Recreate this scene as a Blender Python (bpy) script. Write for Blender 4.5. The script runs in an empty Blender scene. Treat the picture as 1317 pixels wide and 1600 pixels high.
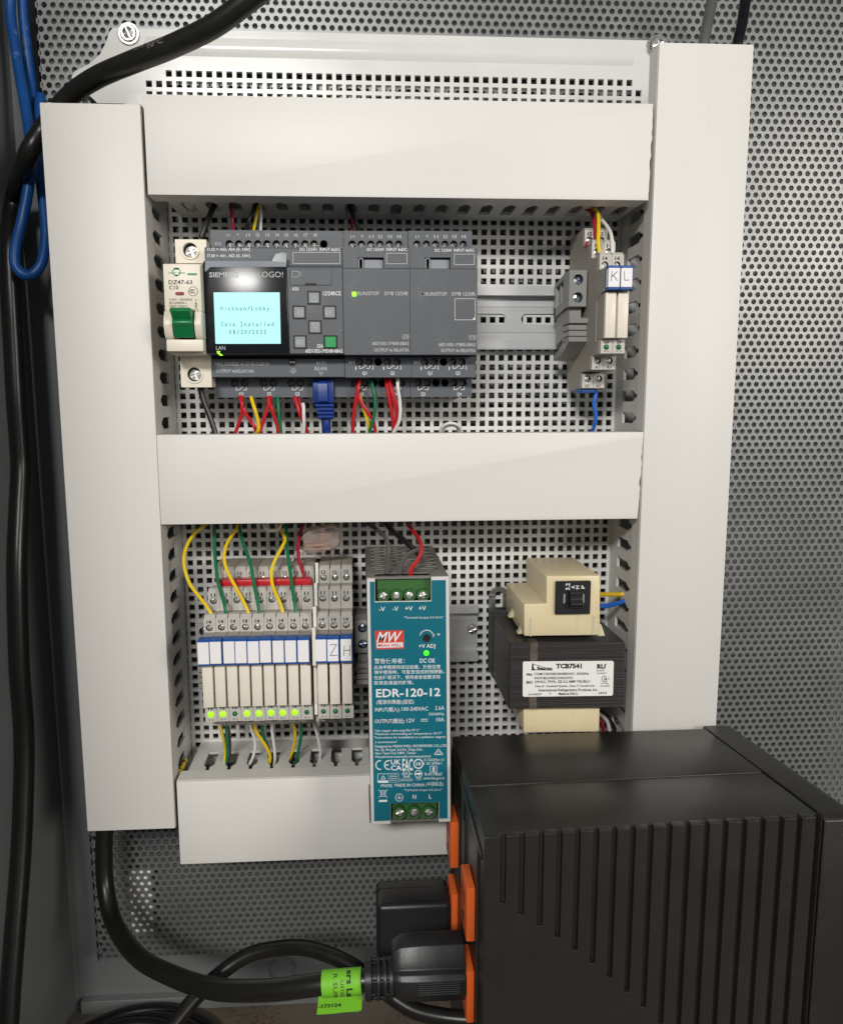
import bpy, bmesh, math, random
from mathutils import Vector, Matrix
random.seed(7)
PI = math.pi
C = bpy.context.scene.collection
SC = bpy.context.scene
S = 0.001                                    # everything below is written in millimetres

# ------------------------------------------------------------------ camera
# world: X right, Z up, the white mounting plate is the plane Y = 0, d = distance in front of it (-Y)
_a, _b, _c = 1.42824466e-01, -5.89283471e-02, -3.93879883e-03
FOC, PX, PY, DIST = 1220.0, 631.6, 809.9, 465.0
_ca, _sa, _cb, _sb, _cc, _sc = math.cos(_a), math.sin(_a), math.cos(_b), math.sin(_b), math.cos(_c), math.sin(_c)
RM = (Matrix(((_cc, -_sc, 0), (_sc, _cc, 0), (0, 0, 1))) @ Matrix(((1, 0, 0), (0, _ca, -_sa), (0, _sa, _ca)))
      @ Matrix(((_cb, 0, _sb), (0, 1, 0), (-_sb, 0, _cb))))
RT = RM.transposed()
cam_data = bpy.data.cameras.new("camera")
cam = bpy.data.objects.new("camera", cam_data)
C.objects.link(cam)
def _w(r): return Vector((r[0], r[2], -r[1]))
_right, _up, _fwd = _w(RM[0]), -_w(RM[1]), _w(RM[2])
cam.matrix_world = Matrix(((_right.x, _up.x, -_fwd.x, 0), (_right.y, _up.y, -_fwd.y, -DIST * S),
                           (_right.z, _up.z, -_fwd.z, 0), (0, 0, 0, 1)))
cam_data.sensor_width = 36
cam_data.lens = FOC / 1600 * 36
cam_data.shift_x = (658.5 - PX) / 1600
cam_data.shift_y = (PY - 800) / 1600
cam_data.clip_start, cam_data.clip_end = 0.01, 50
SC.camera = cam

def P(px, py, d):
    """the point (x, z) in mm where the photograph's pixel meets the plane d mm in front of the plate"""
    v = RT @ Vector(((px - PX) / FOC, (py - PY) / FOC, 1.0))
    t = (DIST - d) / v[2]
    return v[0] * t, -v[1] * t
def P3(px, py, d):
    x, z = P(px, py, d)
    return (x, d, z)
def R4(x0, y0, x1, y1, d):
    ym, xm = (y0 + y1) / 2, (x0 + x1) / 2
    return P(x0, ym, d)[0], P(x1, ym, d)[0], P(xm, y1, d)[1], P(xm, y0, d)[1]

# ------------------------------------------------------------------ world, lamps, exposure
world = bpy.data.worlds.new("World")
SC.world = world
world.use_nodes = True
bg = world.node_tree.nodes["Background"]
bg.inputs[0].default_value = (0.80, 0.83, 0.88, 1)
bg.inputs[1].default_value = 0.17
def lamp(name, loc, target, size, power, col, sy=None):
    l = bpy.data.lights.new(name, 'AREA')
    l.shape = 'RECTANGLE'
    l.size, l.size_y = size, sy or size
    l.energy, l.color = power, col
    o = bpy.data.objects.new(name, l)
    C.objects.link(o)
    o.location = Vector(loc)
    o.rotation_euler = (Vector(target) - Vector(loc)).to_track_quat('-Z', 'Y').to_euler()
    return o
lamp("room_lamp", (-0.25, -1.25, 0.53), (0.02, 0, -0.02), 0.36, 12.7, (1.0, 0.98, 0.945), 0.13)
lamp("left_room_lamp", (-0.80, -0.85, 0.55), (0, 0, 0), 0.18, 4.0, (0.92, 0.97, 1.0))
lamp("right_room_lamp", (0.92, -1.25, 0.32), (0.05, 0, -0.05), 0.36, 8.4, (1.0, 0.94, 0.86))
SC.view_settings.view_transform = 'Standard'
SC.view_settings.look = 'None'
SC.view_settings.exposure = 0.0
SC.view_settings.gamma = 1.0

# ------------------------------------------------------------------ materials
def mat(name, col, rough=0.5, metal=0.0, var=0.06, nscale=(60, 60, 60), bump=0.0, bscale=None, rvar=0.08,
        emit=None, estr=1.0, trans=0.0, alpha=1.0, speck=None, speck_amt=0.0, sscale=900, sss=0.0, ior=1.46):
    m = bpy.data.materials.new(name)
    m.use_nodes = True
    nt = m.node_tree
    b = nt.nodes["Principled BSDF"]
    L = nt.links
    tc = nt.nodes.new("ShaderNodeTexCoord")
    mp = nt.nodes.new("ShaderNodeMapping")
    mp.inputs["Scale"].default_value = nscale
    L.new(tc.outputs["Object"], mp.inputs["Vector"])
    n = nt.nodes.new("ShaderNodeTexNoise")
    n.inputs["Scale"].default_value = 1.0
    n.inputs["Detail"].default_value = 4.0
    L.new(mp.outputs[0], n.inputs["Vector"])
    mx = nt.nodes.new("ShaderNodeMix")
    mx.data_type = 'RGBA'
    mx.inputs[6].default_value = (*[c * (1 - var) for c in col], 1)
    mx.inputs[7].default_value = (*[min(1, c * (1 + var)) for c in col], 1)
    L.new(n.outputs["Fac"], mx.inputs[0])
    out = mx.outputs[2]
    if speck:
        n3 = nt.nodes.new("ShaderNodeTexNoise")
        n3.inputs["Scale"].default_value = sscale
        n3.inputs["Detail"].default_value = 3.0
        L.new(tc.outputs["Object"], n3.inputs["Vector"])
        n4 = nt.nodes.new("ShaderNodeTexNoise")
        n4.inputs["Scale"].default_value = sscale / 25
        L.new(tc.outputs["Object"], n4.inputs["Vector"])
        ad = nt.nodes.new("ShaderNodeMath"); ad.operation = 'MULTIPLY'
        L.new(n3.outputs["Fac"], ad.inputs[0]); L.new(n4.outputs["Fac"], ad.inputs[1])
        rr = nt.nodes.new("ShaderNodeMapRange")
        rr.inputs[1].default_value, rr.inputs[2].default_value = 0.33, 0.46
        rr.inputs[3].default_value, rr.inputs[4].default_value = 0.0, speck_amt
        L.new(ad.outputs[0], rr.inputs[0])
        m2 = nt.nodes.new("ShaderNodeMix"); m2.data_type = 'RGBA'
        L.new(rr.outputs[0], m2.inputs[0]); L.new(out, m2.inputs[6])
        m2.inputs[7].default_value = (*speck, 1)
        out = m2.outputs[2]
    L.new(out, b.inputs["Base Color"])
    r = nt.nodes.new("ShaderNodeMapRange")
    r.inputs[3].default_value, r.inputs[4].default_value = max(0.02, rough - rvar), min(1, rough + rvar)
    L.new(n.outputs["Fac"], r.inputs[0])
    L.new(r.outputs[0], b.inputs["Roughness"])
    b.inputs["Metallic"].default_value = metal
    b.inputs["IOR"].default_value = ior
    b.inputs["Transmission Weight"].default_value = trans
    b.inputs["Alpha"].default_value = alpha
    if sss:
        b.inputs["Subsurface Weight"].default_value = sss
        b.inputs["Subsurface Radius"].default_value = (0.004, 0.003, 0.0015)
        b.inputs["Subsurface Scale"].default_value = 1.0
    if bump:
        n2 = nt.nodes.new("ShaderNodeTexNoise")
        n2.inputs["Detail"].default_value = 3.0
        n2.inputs["Scale"].default_value = 1.0
        mp2 = nt.nodes.new("ShaderNodeMapping")
        mp2.inputs["Scale"].default_value = bscale or (1500, 1500, 1500)
        L.new(tc.outputs["Object"], mp2.inputs["Vector"])
        L.new(mp2.outputs[0], n2.inputs["Vector"])
        bp = nt.nodes.new("ShaderNodeBump")
        bp.inputs["Strength"].default_value = bump
        bp.inputs["Distance"].default_value = 0.0004
        L.new(n2.outputs["Fac"], bp.inputs["Height"])
        L.new(bp.outputs[0], b.inputs["Normal"])
    if emit:
        b.inputs["Emission Color"].default_value = (*emit, 1)
        b.inputs["Emission Strength"].default_value = estr
    return m

M = dict(
    pvc_h=mat("duct_pvc_horizontal", (.715, .695, .66), .46, var=.022, nscale=(6, 60, 600), bump=.10, bscale=(8, 900, 900), rvar=.08, speck=(.50, .47, .41), speck_amt=.07, sscale=700),
    pvc_v=mat("duct_pvc_vertical", (.715, .695, .66), .46, var=.022, nscale=(600, 60, 6), bump=.10, bscale=(900, 900, 8), rvar=.08, speck=(.50, .47, .41), speck_amt=.07, sscale=700),
    pvc=mat("duct_wall_pvc", (.66, .655, .625), .45, var=.03),
    plate=mat("glossy_white_plate", (.68, .675, .655), .20, var=.07, nscale=(25, 25, 60), bump=.06, bscale=(30, 60, 300), rvar=.10, speck=(.5, .48, .42), speck_amt=.25, sscale=500),
    steel=mat("perforated_steel", (.225, .23, .228), .38, metal=.42, var=.2, nscale=(28, 28, 28), bump=.08, bscale=(600, 600, 600), rvar=.10),
    paint=mat("grey_enclosure_paint", (.185, .198, .197), .46, var=.10, nscale=(18, 18, 18), bump=.18, bscale=(350, 350, 350)),
    rusty=mat("rusty_floor_paint", (.15, .125, .095), .6, var=.30, nscale=(30, 30, 30), bump=.25, bscale=(400, 400, 400), speck=(.10, .035, .012), speck_amt=.95, sscale=420),
    rail=mat("zinc_rail", (.58, .585, .59), .36, metal=.35, var=.05, nscale=(5, 300, 300), bump=.04, bscale=(10, 600, 600)),
    screw=mat("screw_steel", (.72, .71, .69), .22, metal=1.0, var=.08, nscale=(900, 900, 900)),
    screwblue=mat("blued_screw", (.42, .50, .58), .25, metal=1.0, var=.1, nscale=(900, 900, 900)),
    dark=mat("recess_shade_and_black_plastic", (.012, .012, .012), .6),  # black plastic; also paints in the shade of wells, slots and recesses
    black=mat("black_plastic", (.016, .016, .017), .38, var=.2, bump=.12),
    cable=mat("black_cable_jacket", (.010, .0095, .009), .33, var=.25, nscale=(90, 90, 20), bump=.12, bscale=(300, 300, 120), speck=(.06, .055, .05), speck_amt=.12, sscale=300),
    ups=mat("ups_black_case", (.0165, .0153, .0132), .35, var=.18, nscale=(50, 50, 50), bump=.22, bscale=(1300, 1300, 1300), speck=(.06, .054, .046), speck_amt=.2, sscale=1900, rvar=.06),
    orange=mat("orange_outlet", (.72, .125, .022), .45, var=.10, bump=.08),
    logo=mat("controller_grey", (.084, .092, .104), .48, var=.10, nscale=(220, 220, 220), bump=.30, bscale=(1600, 1600, 1600), speck=(.17, .18, .19), speck_amt=.5, sscale=1800),
    logolow=mat("controller_deck_grey", (.090, .101, .117), .50, var=.08, bump=.25, bscale=(1600, 1600, 1600)),
    key=mat("key_grey", (.25, .265, .29), .5, var=.05, bump=.1),
    keygreen=mat("key_green", (.012, .30, .085), .45, var=.06),
    bezel=mat("glossy_black_bezel", (.006, .007, .010), .24, var=.1, rvar=.03),
    film=mat("film_glare_white", (.75, .77, .80), .12, var=.02, alpha=.55),  # whitened to paint in the glare on the torn corner
    filmglare=mat("film_glare_band", (.30, .33, .37), .18, var=.05, alpha=.75),  # grey tone paints in the glare along the film
    screen=mat("lcd_backlight", (.05, .08, .08), .3, emit=(.46, .93, .91), estr=1.0),
    lcdtext=mat("lcd_text", (.02, .10, .11), .5, emit=(.03, .17, .19), estr=.8),
    white_print=mat("white_print", (.74, .75, .76), .6, var=.03),
    grey_print=mat("grey_print", (.46, .475, .49), .6, var=.03),
    black_print=mat("black_print", (.02, .02, .02), .6),
    green_print=mat("green_print", (.02, .30, .09), .5),
    ledgreen=mat("lit_green_lamp", (.2, .6, .02), .3, emit=(.30, .92, .01), estr=1.3),
    ledyg=mat("lit_yellow_green_lamp", (.3, .6, .02), .3, emit=(.30, .82, .006), estr=1.0),
    ledpure=mat("lit_pure_green_lamp", (.05, .6, .03), .3, emit=(.03, .90, .02), estr=1.2),
    leddark=mat("unlit_green_lamp", (.012, .14, .045), .18, var=.1),
    cream=mat("breaker_cream", (.74, .68, .565), .42, var=.03, bump=.06),
    handle=mat("breaker_green_handle", (.004, .165, .045), .35, var=.08),
    redwin=mat("red_window", (.20, .008, .012), .25),
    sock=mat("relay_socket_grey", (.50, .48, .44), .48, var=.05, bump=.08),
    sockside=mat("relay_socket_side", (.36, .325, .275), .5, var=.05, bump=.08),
    relay=mat("relay_ivory", (.76, .70, .60), .38, var=.03, nscale=(20, 20, 150)),
    blue=mat("blue_marker_holder", (.012, .075, .30), .4, var=.06),
    label=mat("white_marker", (.82, .80, .80), .55, var=.02),
    sepwhite=mat("white_separator", (.78, .76, .70), .45, var=.03),
    redbar=mat("red_jumper", (.50, .012, .022), .32, var=.08, bump=.1),
    clamp=mat("end_clamp_grey", (.30, .295, .275), .5, var=.06, bump=.1),
    teal=mat("teal_label", (.003, .135, .190), .42, var=.04),
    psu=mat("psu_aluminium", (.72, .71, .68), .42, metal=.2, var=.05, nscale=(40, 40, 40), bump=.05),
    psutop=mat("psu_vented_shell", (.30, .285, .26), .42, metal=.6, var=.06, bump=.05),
    greenterm=mat("green_terminal", (.040, .135, .034), .42, var=.06),
    mwred=mat("logo_red", (.62, .055, .035), .5, var=.02),
    tlabel=mat("white_paper_label", (.84, .83, .80), .5, var=.015),
    core=mat("laminated_core", (.036, .034, .032), .36, metal=.2, var=.2, nscale=(12, 12, 900), bump=.9, bscale=(10, 10, 1500)),
    coretop=mat("core_varnish", (.075, .066, .052), .32, metal=.2, var=.3, nscale=(60, 60, 60), bump=.2, bscale=(200, 1500, 200)),
    weld=mat("weld_strip", (.24, .20, .165), .35, metal=.7, var=.4, nscale=(120, 120, 300), bump=.5, bscale=(400, 400, 700)),
    bobbin=mat("ivory_bobbin", (.74, .635, .41), .33, var=.10, nscale=(45, 45, 45), sss=.6, bump=.08, bscale=(200, 200, 200), speck=(.55, .46, .28), speck_amt=.3, sscale=260),
    bracket=mat("bracket_steel", (.36, .36, .35), .3, metal=.85, var=.12),
    bracketdark=mat("varnished_bracket", (.10, .105, .115), .28, metal=.55, var=.3, nscale=(80, 80, 80)),
    w_red=mat("red_wire", (.52, .012, .018), .36, var=.08),
    w_dred=mat("crimson_wire", (.36, .010, .035), .36, var=.08),
    w_yellow=mat("yellow_wire", (.80, .56, .015), .38, var=.06),
    w_amber=mat("amber_wire", (.80, .50, .03), .38, var=.06),
    w_green=mat("green_wire", (.008, .16, .065), .38, var=.08),
    w_white=mat("white_wire", (.76, .74, .70), .4, var=.03),
    w_black=mat("black_wire", (.014, .014, .014), .36, var=.1),
    w_grey=mat("dark_grey_wire", (.085, .083, .08), .38, var=.08),
    w_blue=mat("blue_wire", (.012, .12, .52), .36, var=.08),
    net=mat("blue_network_cable", (.005, .075, .29), .40, var=.25, nscale=(70, 70, 70), bump=.15, bscale=(300, 300, 300), speck=(.16, .33, .62), speck_amt=.6, sscale=220),
    boot=mat("blue_plug_boot", (.006, .035, .21), .38, var=.08, bump=.1),
    greycable=mat("grey_cable", (.11, .115, .105), .42, var=.1),
    splice=mat("clear_splice", (.88, .76, .70), .10, var=.02, trans=.85, ior=1.38),
    termscrew=mat("dull_terminal_screw", (.50, .49, .47), .38, metal=.9, var=.3, nscale=(500, 500, 500)),
    brightscrew=mat("bright_terminal_screw", (.80, .79, .76), .36, metal=.9, var=.15, nscale=(700, 700, 700)),
    cableprint=mat("jacket_print", (.16, .155, .145), .6),
    deckscrew=mat("shaded_terminal_screw", (.22, .215, .205), .42, metal=.85, var=.4, nscale=(500, 500, 500)),  # darker copy of the screw steel, painting in the decks' shade
    cage=mat("shaded_clamp_cage", (.035, .034, .032), .5, metal=.4),  # cage metal, darkened to paint in the shade inside screw holes
    copper=mat("copper_clip", (.60, .38, .27), .28, metal=1.0, var=.1),
    tag=mat("green_paper_tag", (.17, .50, .022), .55, var=.06, nscale=(60, 60, 60), bump=.25, bscale=(120, 120, 120)),
    paper=mat("white_sticker", (.85, .85, .85), .5, var=.02),
)

# ------------------------------------------------------------------ mesh helpers
ORG = {}
class MB:
    """collects shapes in mm as (x, d, z) and links them as one mesh object"""
    def __init__(self): self.v, self.f, self.k, self.cur = [], [], [], 0
    def use(self, k): self.cur = k; return self
    def raw(self, vs, fs):
        o = len(self.v)
        self.v += vs
        self.f += [tuple(i + o for i in f) for f in fs]
        self.k += [self.cur] * len(fs)
        return self
    def box(self, x0, x1, d0, d1, z0, z1):
        vs = [(x, d, z) for x in (x0, x1) for d in (d0, d1) for z in (z0, z1)]
        return self.raw(vs, [(0, 1, 3, 2), (4, 6, 7, 5), (0, 4, 5, 1), (2, 3, 7, 6), (0, 2, 6, 4), (1, 5, 7, 3)])
    def prism(self, poly, a, b, plane='xz'):
        n = len(poly)
        if plane == 'xz': g = lambda p, t: (p[0], t, p[1])
        elif plane == 'dz': g = lambda p, t: (t, p[0], p[1])
        else: g = lambda p, t: (p[0], p[1], t)
        vs = [g(p, a) for p in poly] + [g(p, b) for p in poly]
        fs = [tuple(range(n)), tuple(range(2 * n - 1, n - 1, -1))] + [(i, (i + 1) % n, n + (i + 1) % n, n + i) for i in range(n)]
        return self.raw(vs, fs)
    def cyl(self, c, axis, r0, h, r1=None, n=16):
        r1 = r0 if r1 is None else r1
        vs = []
        for r, t in ((r0, 0), (r1, h)):
            for i in range(n):
                u, w = r * math.cos(2 * PI * i / n), r * math.sin(2 * PI * i / n)
                vs.append({'d': (c[0] + u, c[1] + t, c[2] + w), 'x': (c[0] + t, c[1] + u, c[2] + w), 'z': (c[0] + u, c[1] + w, c[2] + t)}[axis])
        return self.raw(vs, [tuple(range(n)), tuple(range(2 * n - 1, n - 1, -1))] + [(i, (i + 1) % n, n + (i + 1) % n, n + i) for i in range(n)])
    def ring(self, c, axis, ro, ri, h, n=20):
        vs = []
        for r, t in ((ro, 0), (ro, h), (ri, h), (ri, 0)):
            for i in range(n):
                u, w = r * math.cos(2 * PI * i / n), r * math.sin(2 * PI * i / n)
                vs.append({'d': (c[0] + u, c[1] + t, c[2] + w), 'x': (c[0] + t, c[1] + u, c[2] + w), 'z': (c[0] + u, c[1] + w, c[2] + t)}[axis])
        fs = []
        for k in range(4):
            for i in range(n):
                j = (i + 1) % n; k2 = (k + 1) % 4
                fs.append((k * n + i, k * n + j, k2 * n + j, k2 * n + i))
        return self.raw(vs, fs)
    def dome(self, c, r, h, n=14):
        """a lamp lens bulging towards the viewer"""
        vs, fs = [], []
        rings = 4
        for k in range(rings):
            a = k / rings * PI / 2
            for i in range(n):
                vs.append((c[0] + r * math.cos(a) * math.cos(2 * PI * i / n), c[1] + h * math.sin(a), c[2] + r * math.cos(a) * math.sin(2 * PI * i / n)))
        vs.append((c[0], c[1] + h, c[2]))
        for k in range(rings - 1):
            for i in range(n):
                j = (i + 1) % n
                fs.append((k * n + i, k * n + j, (k + 1) * n + j, (k + 1) * n + i))
        for i in range(n): fs.append(((rings - 1) * n + i, (rings - 1) * n + (i + 1) % n, rings * n))
        return self.raw(vs, fs)
    def tube(self, pts, r, n=10, seg=5, twist=0.0):
        p = smooth_path(pts, seg)
        m = len(p)
        vs, fs = [], []
        t0 = (p[1] - p[0]).normalized()
        up = t0.orthogonal().normalized()
        for i in range(m):
            t = (p[min(i + 1, m - 1)] - p[max(i - 1, 0)]).normalized()
            up = (up - t * up.dot(t)).normalized()
            s = t.cross(up)
            rr = r(i / (m - 1)) if callable(r) else r
            for k in range(n):
                a = 2 * PI * k / n
                q = p[i] + up * (rr * math.cos(a)) + s * (rr * math.sin(a))
                vs.append(tuple(q))
        for i in range(m - 1):
            for k in range(n):
                j = (k + 1) % n
                fs.append((i * n + k, i * n + j, (i + 1) * n + j, (i + 1) * n + k))
        fs.append(tuple(range(n))); fs.append(tuple(range((m - 1) * n, m * n)))
        return self.raw(vs, fs)
    def holed(self, x0, x1, z0, z1, d, depth, holes, n=12):
        """a slab front with real round holes: holes = [(cx, cz, r)] from left to right, cut `depth` mm deep"""
        hs = sorted(holes)
        xs = [x0] + [(hs[i][0] + hs[i + 1][0]) / 2 for i in range(len(hs) - 1)] + [x1]
        for i, (cx, cz, r) in enumerate(hs):
            a, b = xs[i], xs[i + 1]
            vi, vo, vb = [], [], []
            for k in range(n):
                t = 2 * PI * (k + .5) / n
                u, w = math.cos(t), math.sin(t)
                vi.append((cx + r * u, d, cz + r * w)); vb.append((cx + r * u, d - depth, cz + r * w))
                sx = ((b - cx) / u if u > 0 else (a - cx) / u) if abs(u) > 1e-6 else 1e9
                sz = ((z1 - cz) / w if w > 0 else (z0 - cz) / w) if abs(w) > 1e-6 else 1e9
                s = min(sx, sz)
                vo.append((cx + s * u, d, cz + s * w))
            vs = vi + vo + vb
            fs = []
            for k in range(n):
                j = (k + 1) % n
                fs.append((k, j, n + j, n + k)); fs.append((k, 2 * n + k, 2 * n + j, j))
            fs.append(tuple(2 * n + k for k in range(n)))
            # corners the fan misses
            c4 = [(a, d, z0), (b, d, z0), (b, d, z1), (a, d, z1)]
            base = len(vs); vs += c4
            for ci, c in enumerate(c4):
                ang = math.atan2(c[2] - cz, c[0] - cx) % (2 * PI)
                k = math.floor((ang / (2 * PI)) * n - .5) % n
                j = (k + 1) % n
                fs.append((n + k, n + j, base + ci))
            self.raw(vs, fs)
        o = [(x0, z0), (x1, z0), (x1, z1), (x0, z1)]
        vs = [(x, d, z) for x, z in o] + [(x, d - depth, z) for x, z in o]
        return self.raw(vs, [(i, (i + 1) % 4, 4 + (i + 1) % 4, 4 + i) for i in range(4)])
    def screw(self, x, z, d, r, rot=0.4, n=14):
        """a cross-slot screw head: a disc with four raised quadrants"""
        self.cyl((x, d - r * .8, z), 'd', r, r * .45, n=n)
        g = r * .16
        for q in range(4):
            a0 = q * PI / 2
            pts = [(g, g)]
            for k in range(5):
                t = math.asin(min(1, g / (r * .95))) + k / 4 * (PI / 2 - 2 * math.asin(min(1, g / (r * .95))))
                pts.append((r * .95 * math.cos(t), r * .95 * math.sin(t)))
            pl = []
            for u, w in pts:
                a = a0 + rot
                pl.append((x + u * math.cos(a) - w * math.sin(a), z + u * math.sin(a) + w * math.cos(a)))
            o = len(self.v)
            m = len(pl)
            self.prism(pl, d - r * .36, d - r * .12)
            # crown the quadrant towards the middle so that it catches the light unevenly
            x1, y1, z1 = self.v[o + m]
            self.v[o + m] = (x1, d + r * .10, z1)
        return self
    def term(self, x, z, d, r, hole, rot=0.4, n=12):
        """a terminal screw sunk in its dark clamp cage; materials [steel, cage]"""
        self.use(1).cyl((x, d - r * .8 - .1, z), 'd', hole * .97, .1, n=n).ring((x, d - r * .8, z), 'd', hole * .985, hole * .90, r * .95, n=n)
        return self.use(0).screw(x, z, d, r, rot, n)
    def build(self, name, m, parent=None, bevel=0, seg=1, angle=32, origin=None):
        root = parent
        while root is not None and root.parent is not None: root = root.parent
        if root is not None: org = ORG[root.name]
        else: org = origin or (0, 0, 0)
        me = bpy.data.meshes.new(name)
        me.from_pydata([((v[0] - org[0]) * S, -(v[1] - org[1]) * S, (v[2] - org[2]) * S) for v in self.v], [], self.f)
        if any(self.k): me.polygons.foreach_set('material_index', self.k)
        b = bmesh.new(); b.from_mesh(me)
        bmesh.ops.remove_doubles(b, verts=b.verts, dist=1e-7)
        bmesh.ops.recalc_face_normals(b, faces=b.faces)
        if bevel:
            es = [e for e in b.edges if len(e.link_faces) == 2 and e.calc_face_angle(0) > math.radians(30)]
            bmesh.ops.bevel(b, geom=es, offset=bevel * S, segments=seg, profile=.5, affect='EDGES', clamp_overlap=True)
        b.to_mesh(me); b.free()
        me.polygons.foreach_set("use_smooth", [True] * len(me.polygons))
        me.set_sharp_from_angle(angle=math.radians(angle))
        for q in (m if isinstance(m, (list, tuple)) else [m]): me.materials.append(q)
        o = bpy.data.objects.new(name, me)
        C.objects.link(o)
        if parent is not None: o.parent = parent
        else:
            o.location = (org[0] * S, -org[1] * S, org[2] * S); ORG[o.name] = org
        return o

def smooth_path(pts, seg):
    p = [Vector(q) for q in pts]
    if len(p) < 3:
        return [p[0].lerp(p[-1], i / seg) for i in range(seg + 1)]
    out = []
    for i in range(len(p) - 1):
        a, b, c, d = p[max(i - 1, 0)], p[i], p[i + 1], p[min(i + 2, len(p) - 1)]
        for k in range(seg):
            t = k / seg
            out.append(.5 * ((2 * b) + (c - a) * t + (2 * a - 5 * b + 4 * c - d) * t * t + (3 * b - a - 3 * c + d) * t ** 3))
    out.append(p[-1])
    return out

_glyphs = {}
def glyphs(body, bold=0.0, shear=0.0):
    k = (body, bold, shear)
    if k not in _glyphs:
        c = bpy.data.curves.new("lettering", 'FONT')
        c.body, c.resolution_u, c.offset, c.shear = body, 2, bold, shear
        o = bpy.data.objects.new("lettering", c)
        C.objects.link(o)
        me = bpy.data.meshes.new_from_object(o)
        vs = [(v.co.x, v.co.y) for v in me.vertices]
        fs = [tuple(f.vertices) for f in me.polygons]
        bpy.data.objects.remove(o); bpy.data.curves.remove(c); bpy.data.meshes.remove(me)
        _glyphs[k] = (vs, fs)
    return _glyphs[k]

class Print(MB):
    """flat print lying a hair in front of a face; photograph pixels at depth d"""
    def __init__(self, d): super().__init__(); self.d = d
    def poly(self, pts):
        return self.raw([P3(x, y, self.d) for x, y in pts], [tuple(range(len(pts)))])
    def text(self, body, x0, x1, y, h, bold=0.0, slope=0.0, shear=0.0, turn=0):
        """fills x0..x1 with the words, capital height h pixels, centred on row y"""
        vs, fs = glyphs(body, bold, shear)
        if not vs: return self
        a, b = min(v[0] for v in vs), max(v[0] for v in vs)
        out = []
        for u, w in vs:
            t = (u - a) / (b - a)
            if turn: px, py = x0 - (w / .69) * h, y - t * (x1)          # reads upwards: x1 is its length
            else: px = x0 + t * (x1 - x0); py = y + h / 2 - (w / .69) * h + slope * (px - x0)
            out.append(P3(px, py, self.d))
        return self.raw(out, fs)
    def line(self, pts, w):
        for (ax, ay), (bx, by) in zip(pts, pts[1:]):
            L = math.hypot(bx - ax, by - ay) or 1
            nx, ny = -(by - ay) / L * w / 2, (bx - ax) / L * w / 2
            self.poly([(ax + nx, ay + ny), (bx + nx, by + ny), (bx - nx, by - ny), (ax - nx, ay - ny)])
        return self
    def frame(self, x0, y0, x1, y1, w):
        return self.line([(x0, y0), (x1, y0)], w).line([(x0, y1), (x1, y1)], w).line([(x0, y0), (x0, y1)], w).line([(x1, y0), (x1, y1)], w)
    def arc(self, cx, cy, r, w, a0=0, a1=360, n=16):
        ps = [(cx + r * math.cos(math.radians(a0 + (a1 - a0) * i / n)), cy + r * math.sin(math.radians(a0 + (a1 - a0) * i / n))) for i in range(n + 1)]
        return self.line(ps, w)
    def disc(self, cx, cy, r, n=12):
        return self.poly([(cx + r * math.cos(2 * PI * i / n), cy + r * math.sin(2 * PI * i / n)) for i in range(n)])
    def put(self, m, parent, name="printing"):
        root = parent
        while root.parent is not None: root = root.parent
        org = ORG[root.name]
        me = bpy.data.meshes.new(name)
        me.from_pydata([((v[0] - org[0]) * S, -(v[1] - org[1]) * S, (v[2] - org[2]) * S) for v in self.v], [], self.f)
        me.materials.append(m)
        o = bpy.data.objects.new(name, me); C.objects.link(o); o.parent = parent
        return o

def thing(name, label, cat, org, group=None):
    o = bpy.data.objects.new(name, None)
    C.objects.link(o)
    o.empty_display_size = .01
    o.location = (org[0] * S, -org[1] * S, org[2] * S)
    ORG[o.name] = org
    return tag(o, label, cat, group)
def tag(o, label, cat, group=None):
    o["label"] = label; o["category"] = cat
    if group: o["group"] = group
    return o
def struct(o):
    o["kind"] = "structure"; return o
def copy_tree(root, loc, label, group=None):
    r = root.copy(); C.objects.link(r); r.location = loc
    r["label"] = label
    if group: r["group"] = group
    pairs = {}
    for ch in root.children:
        c = ch.copy(); C.objects.link(c); c.parent = r; pairs[ch.name] = c
        for g in ch.children:
            k = g.copy(); C.objects.link(k); k.parent = c
    return r, pairs

# ------------------------------------------------------------------ the cabinet
xw = -195.0
zf = -404.0
o = MB().box(xw - 2, 420, -28, -25, zf, 420).build("back_wall", M['paint']); struct(o)
ko = MB()
kx, kz = P(441, 1514, -25)
ko.ring((kx, -25.2, kz), 'd', 9.6, 8.7, 1.4, n=28).ring((kx, -25.2, kz), 'd', 8.0, 7.3, 1.0, n=28)
ko.build("knockout", M['paint'], o)
o = MB().box(xw - 2, xw, -25, 420, zf, 420).build("side_wall", M['paint']); struct(o)
o = MB().box(xw, 420, -25, 420, zf - 3, zf).build("floor", M['rusty']); struct(o)
led = MB().box(xw + 5, 420, -25, -19, zf, zf + 9).build("floor_flange", M['paint'], o, bevel=.4)

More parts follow.
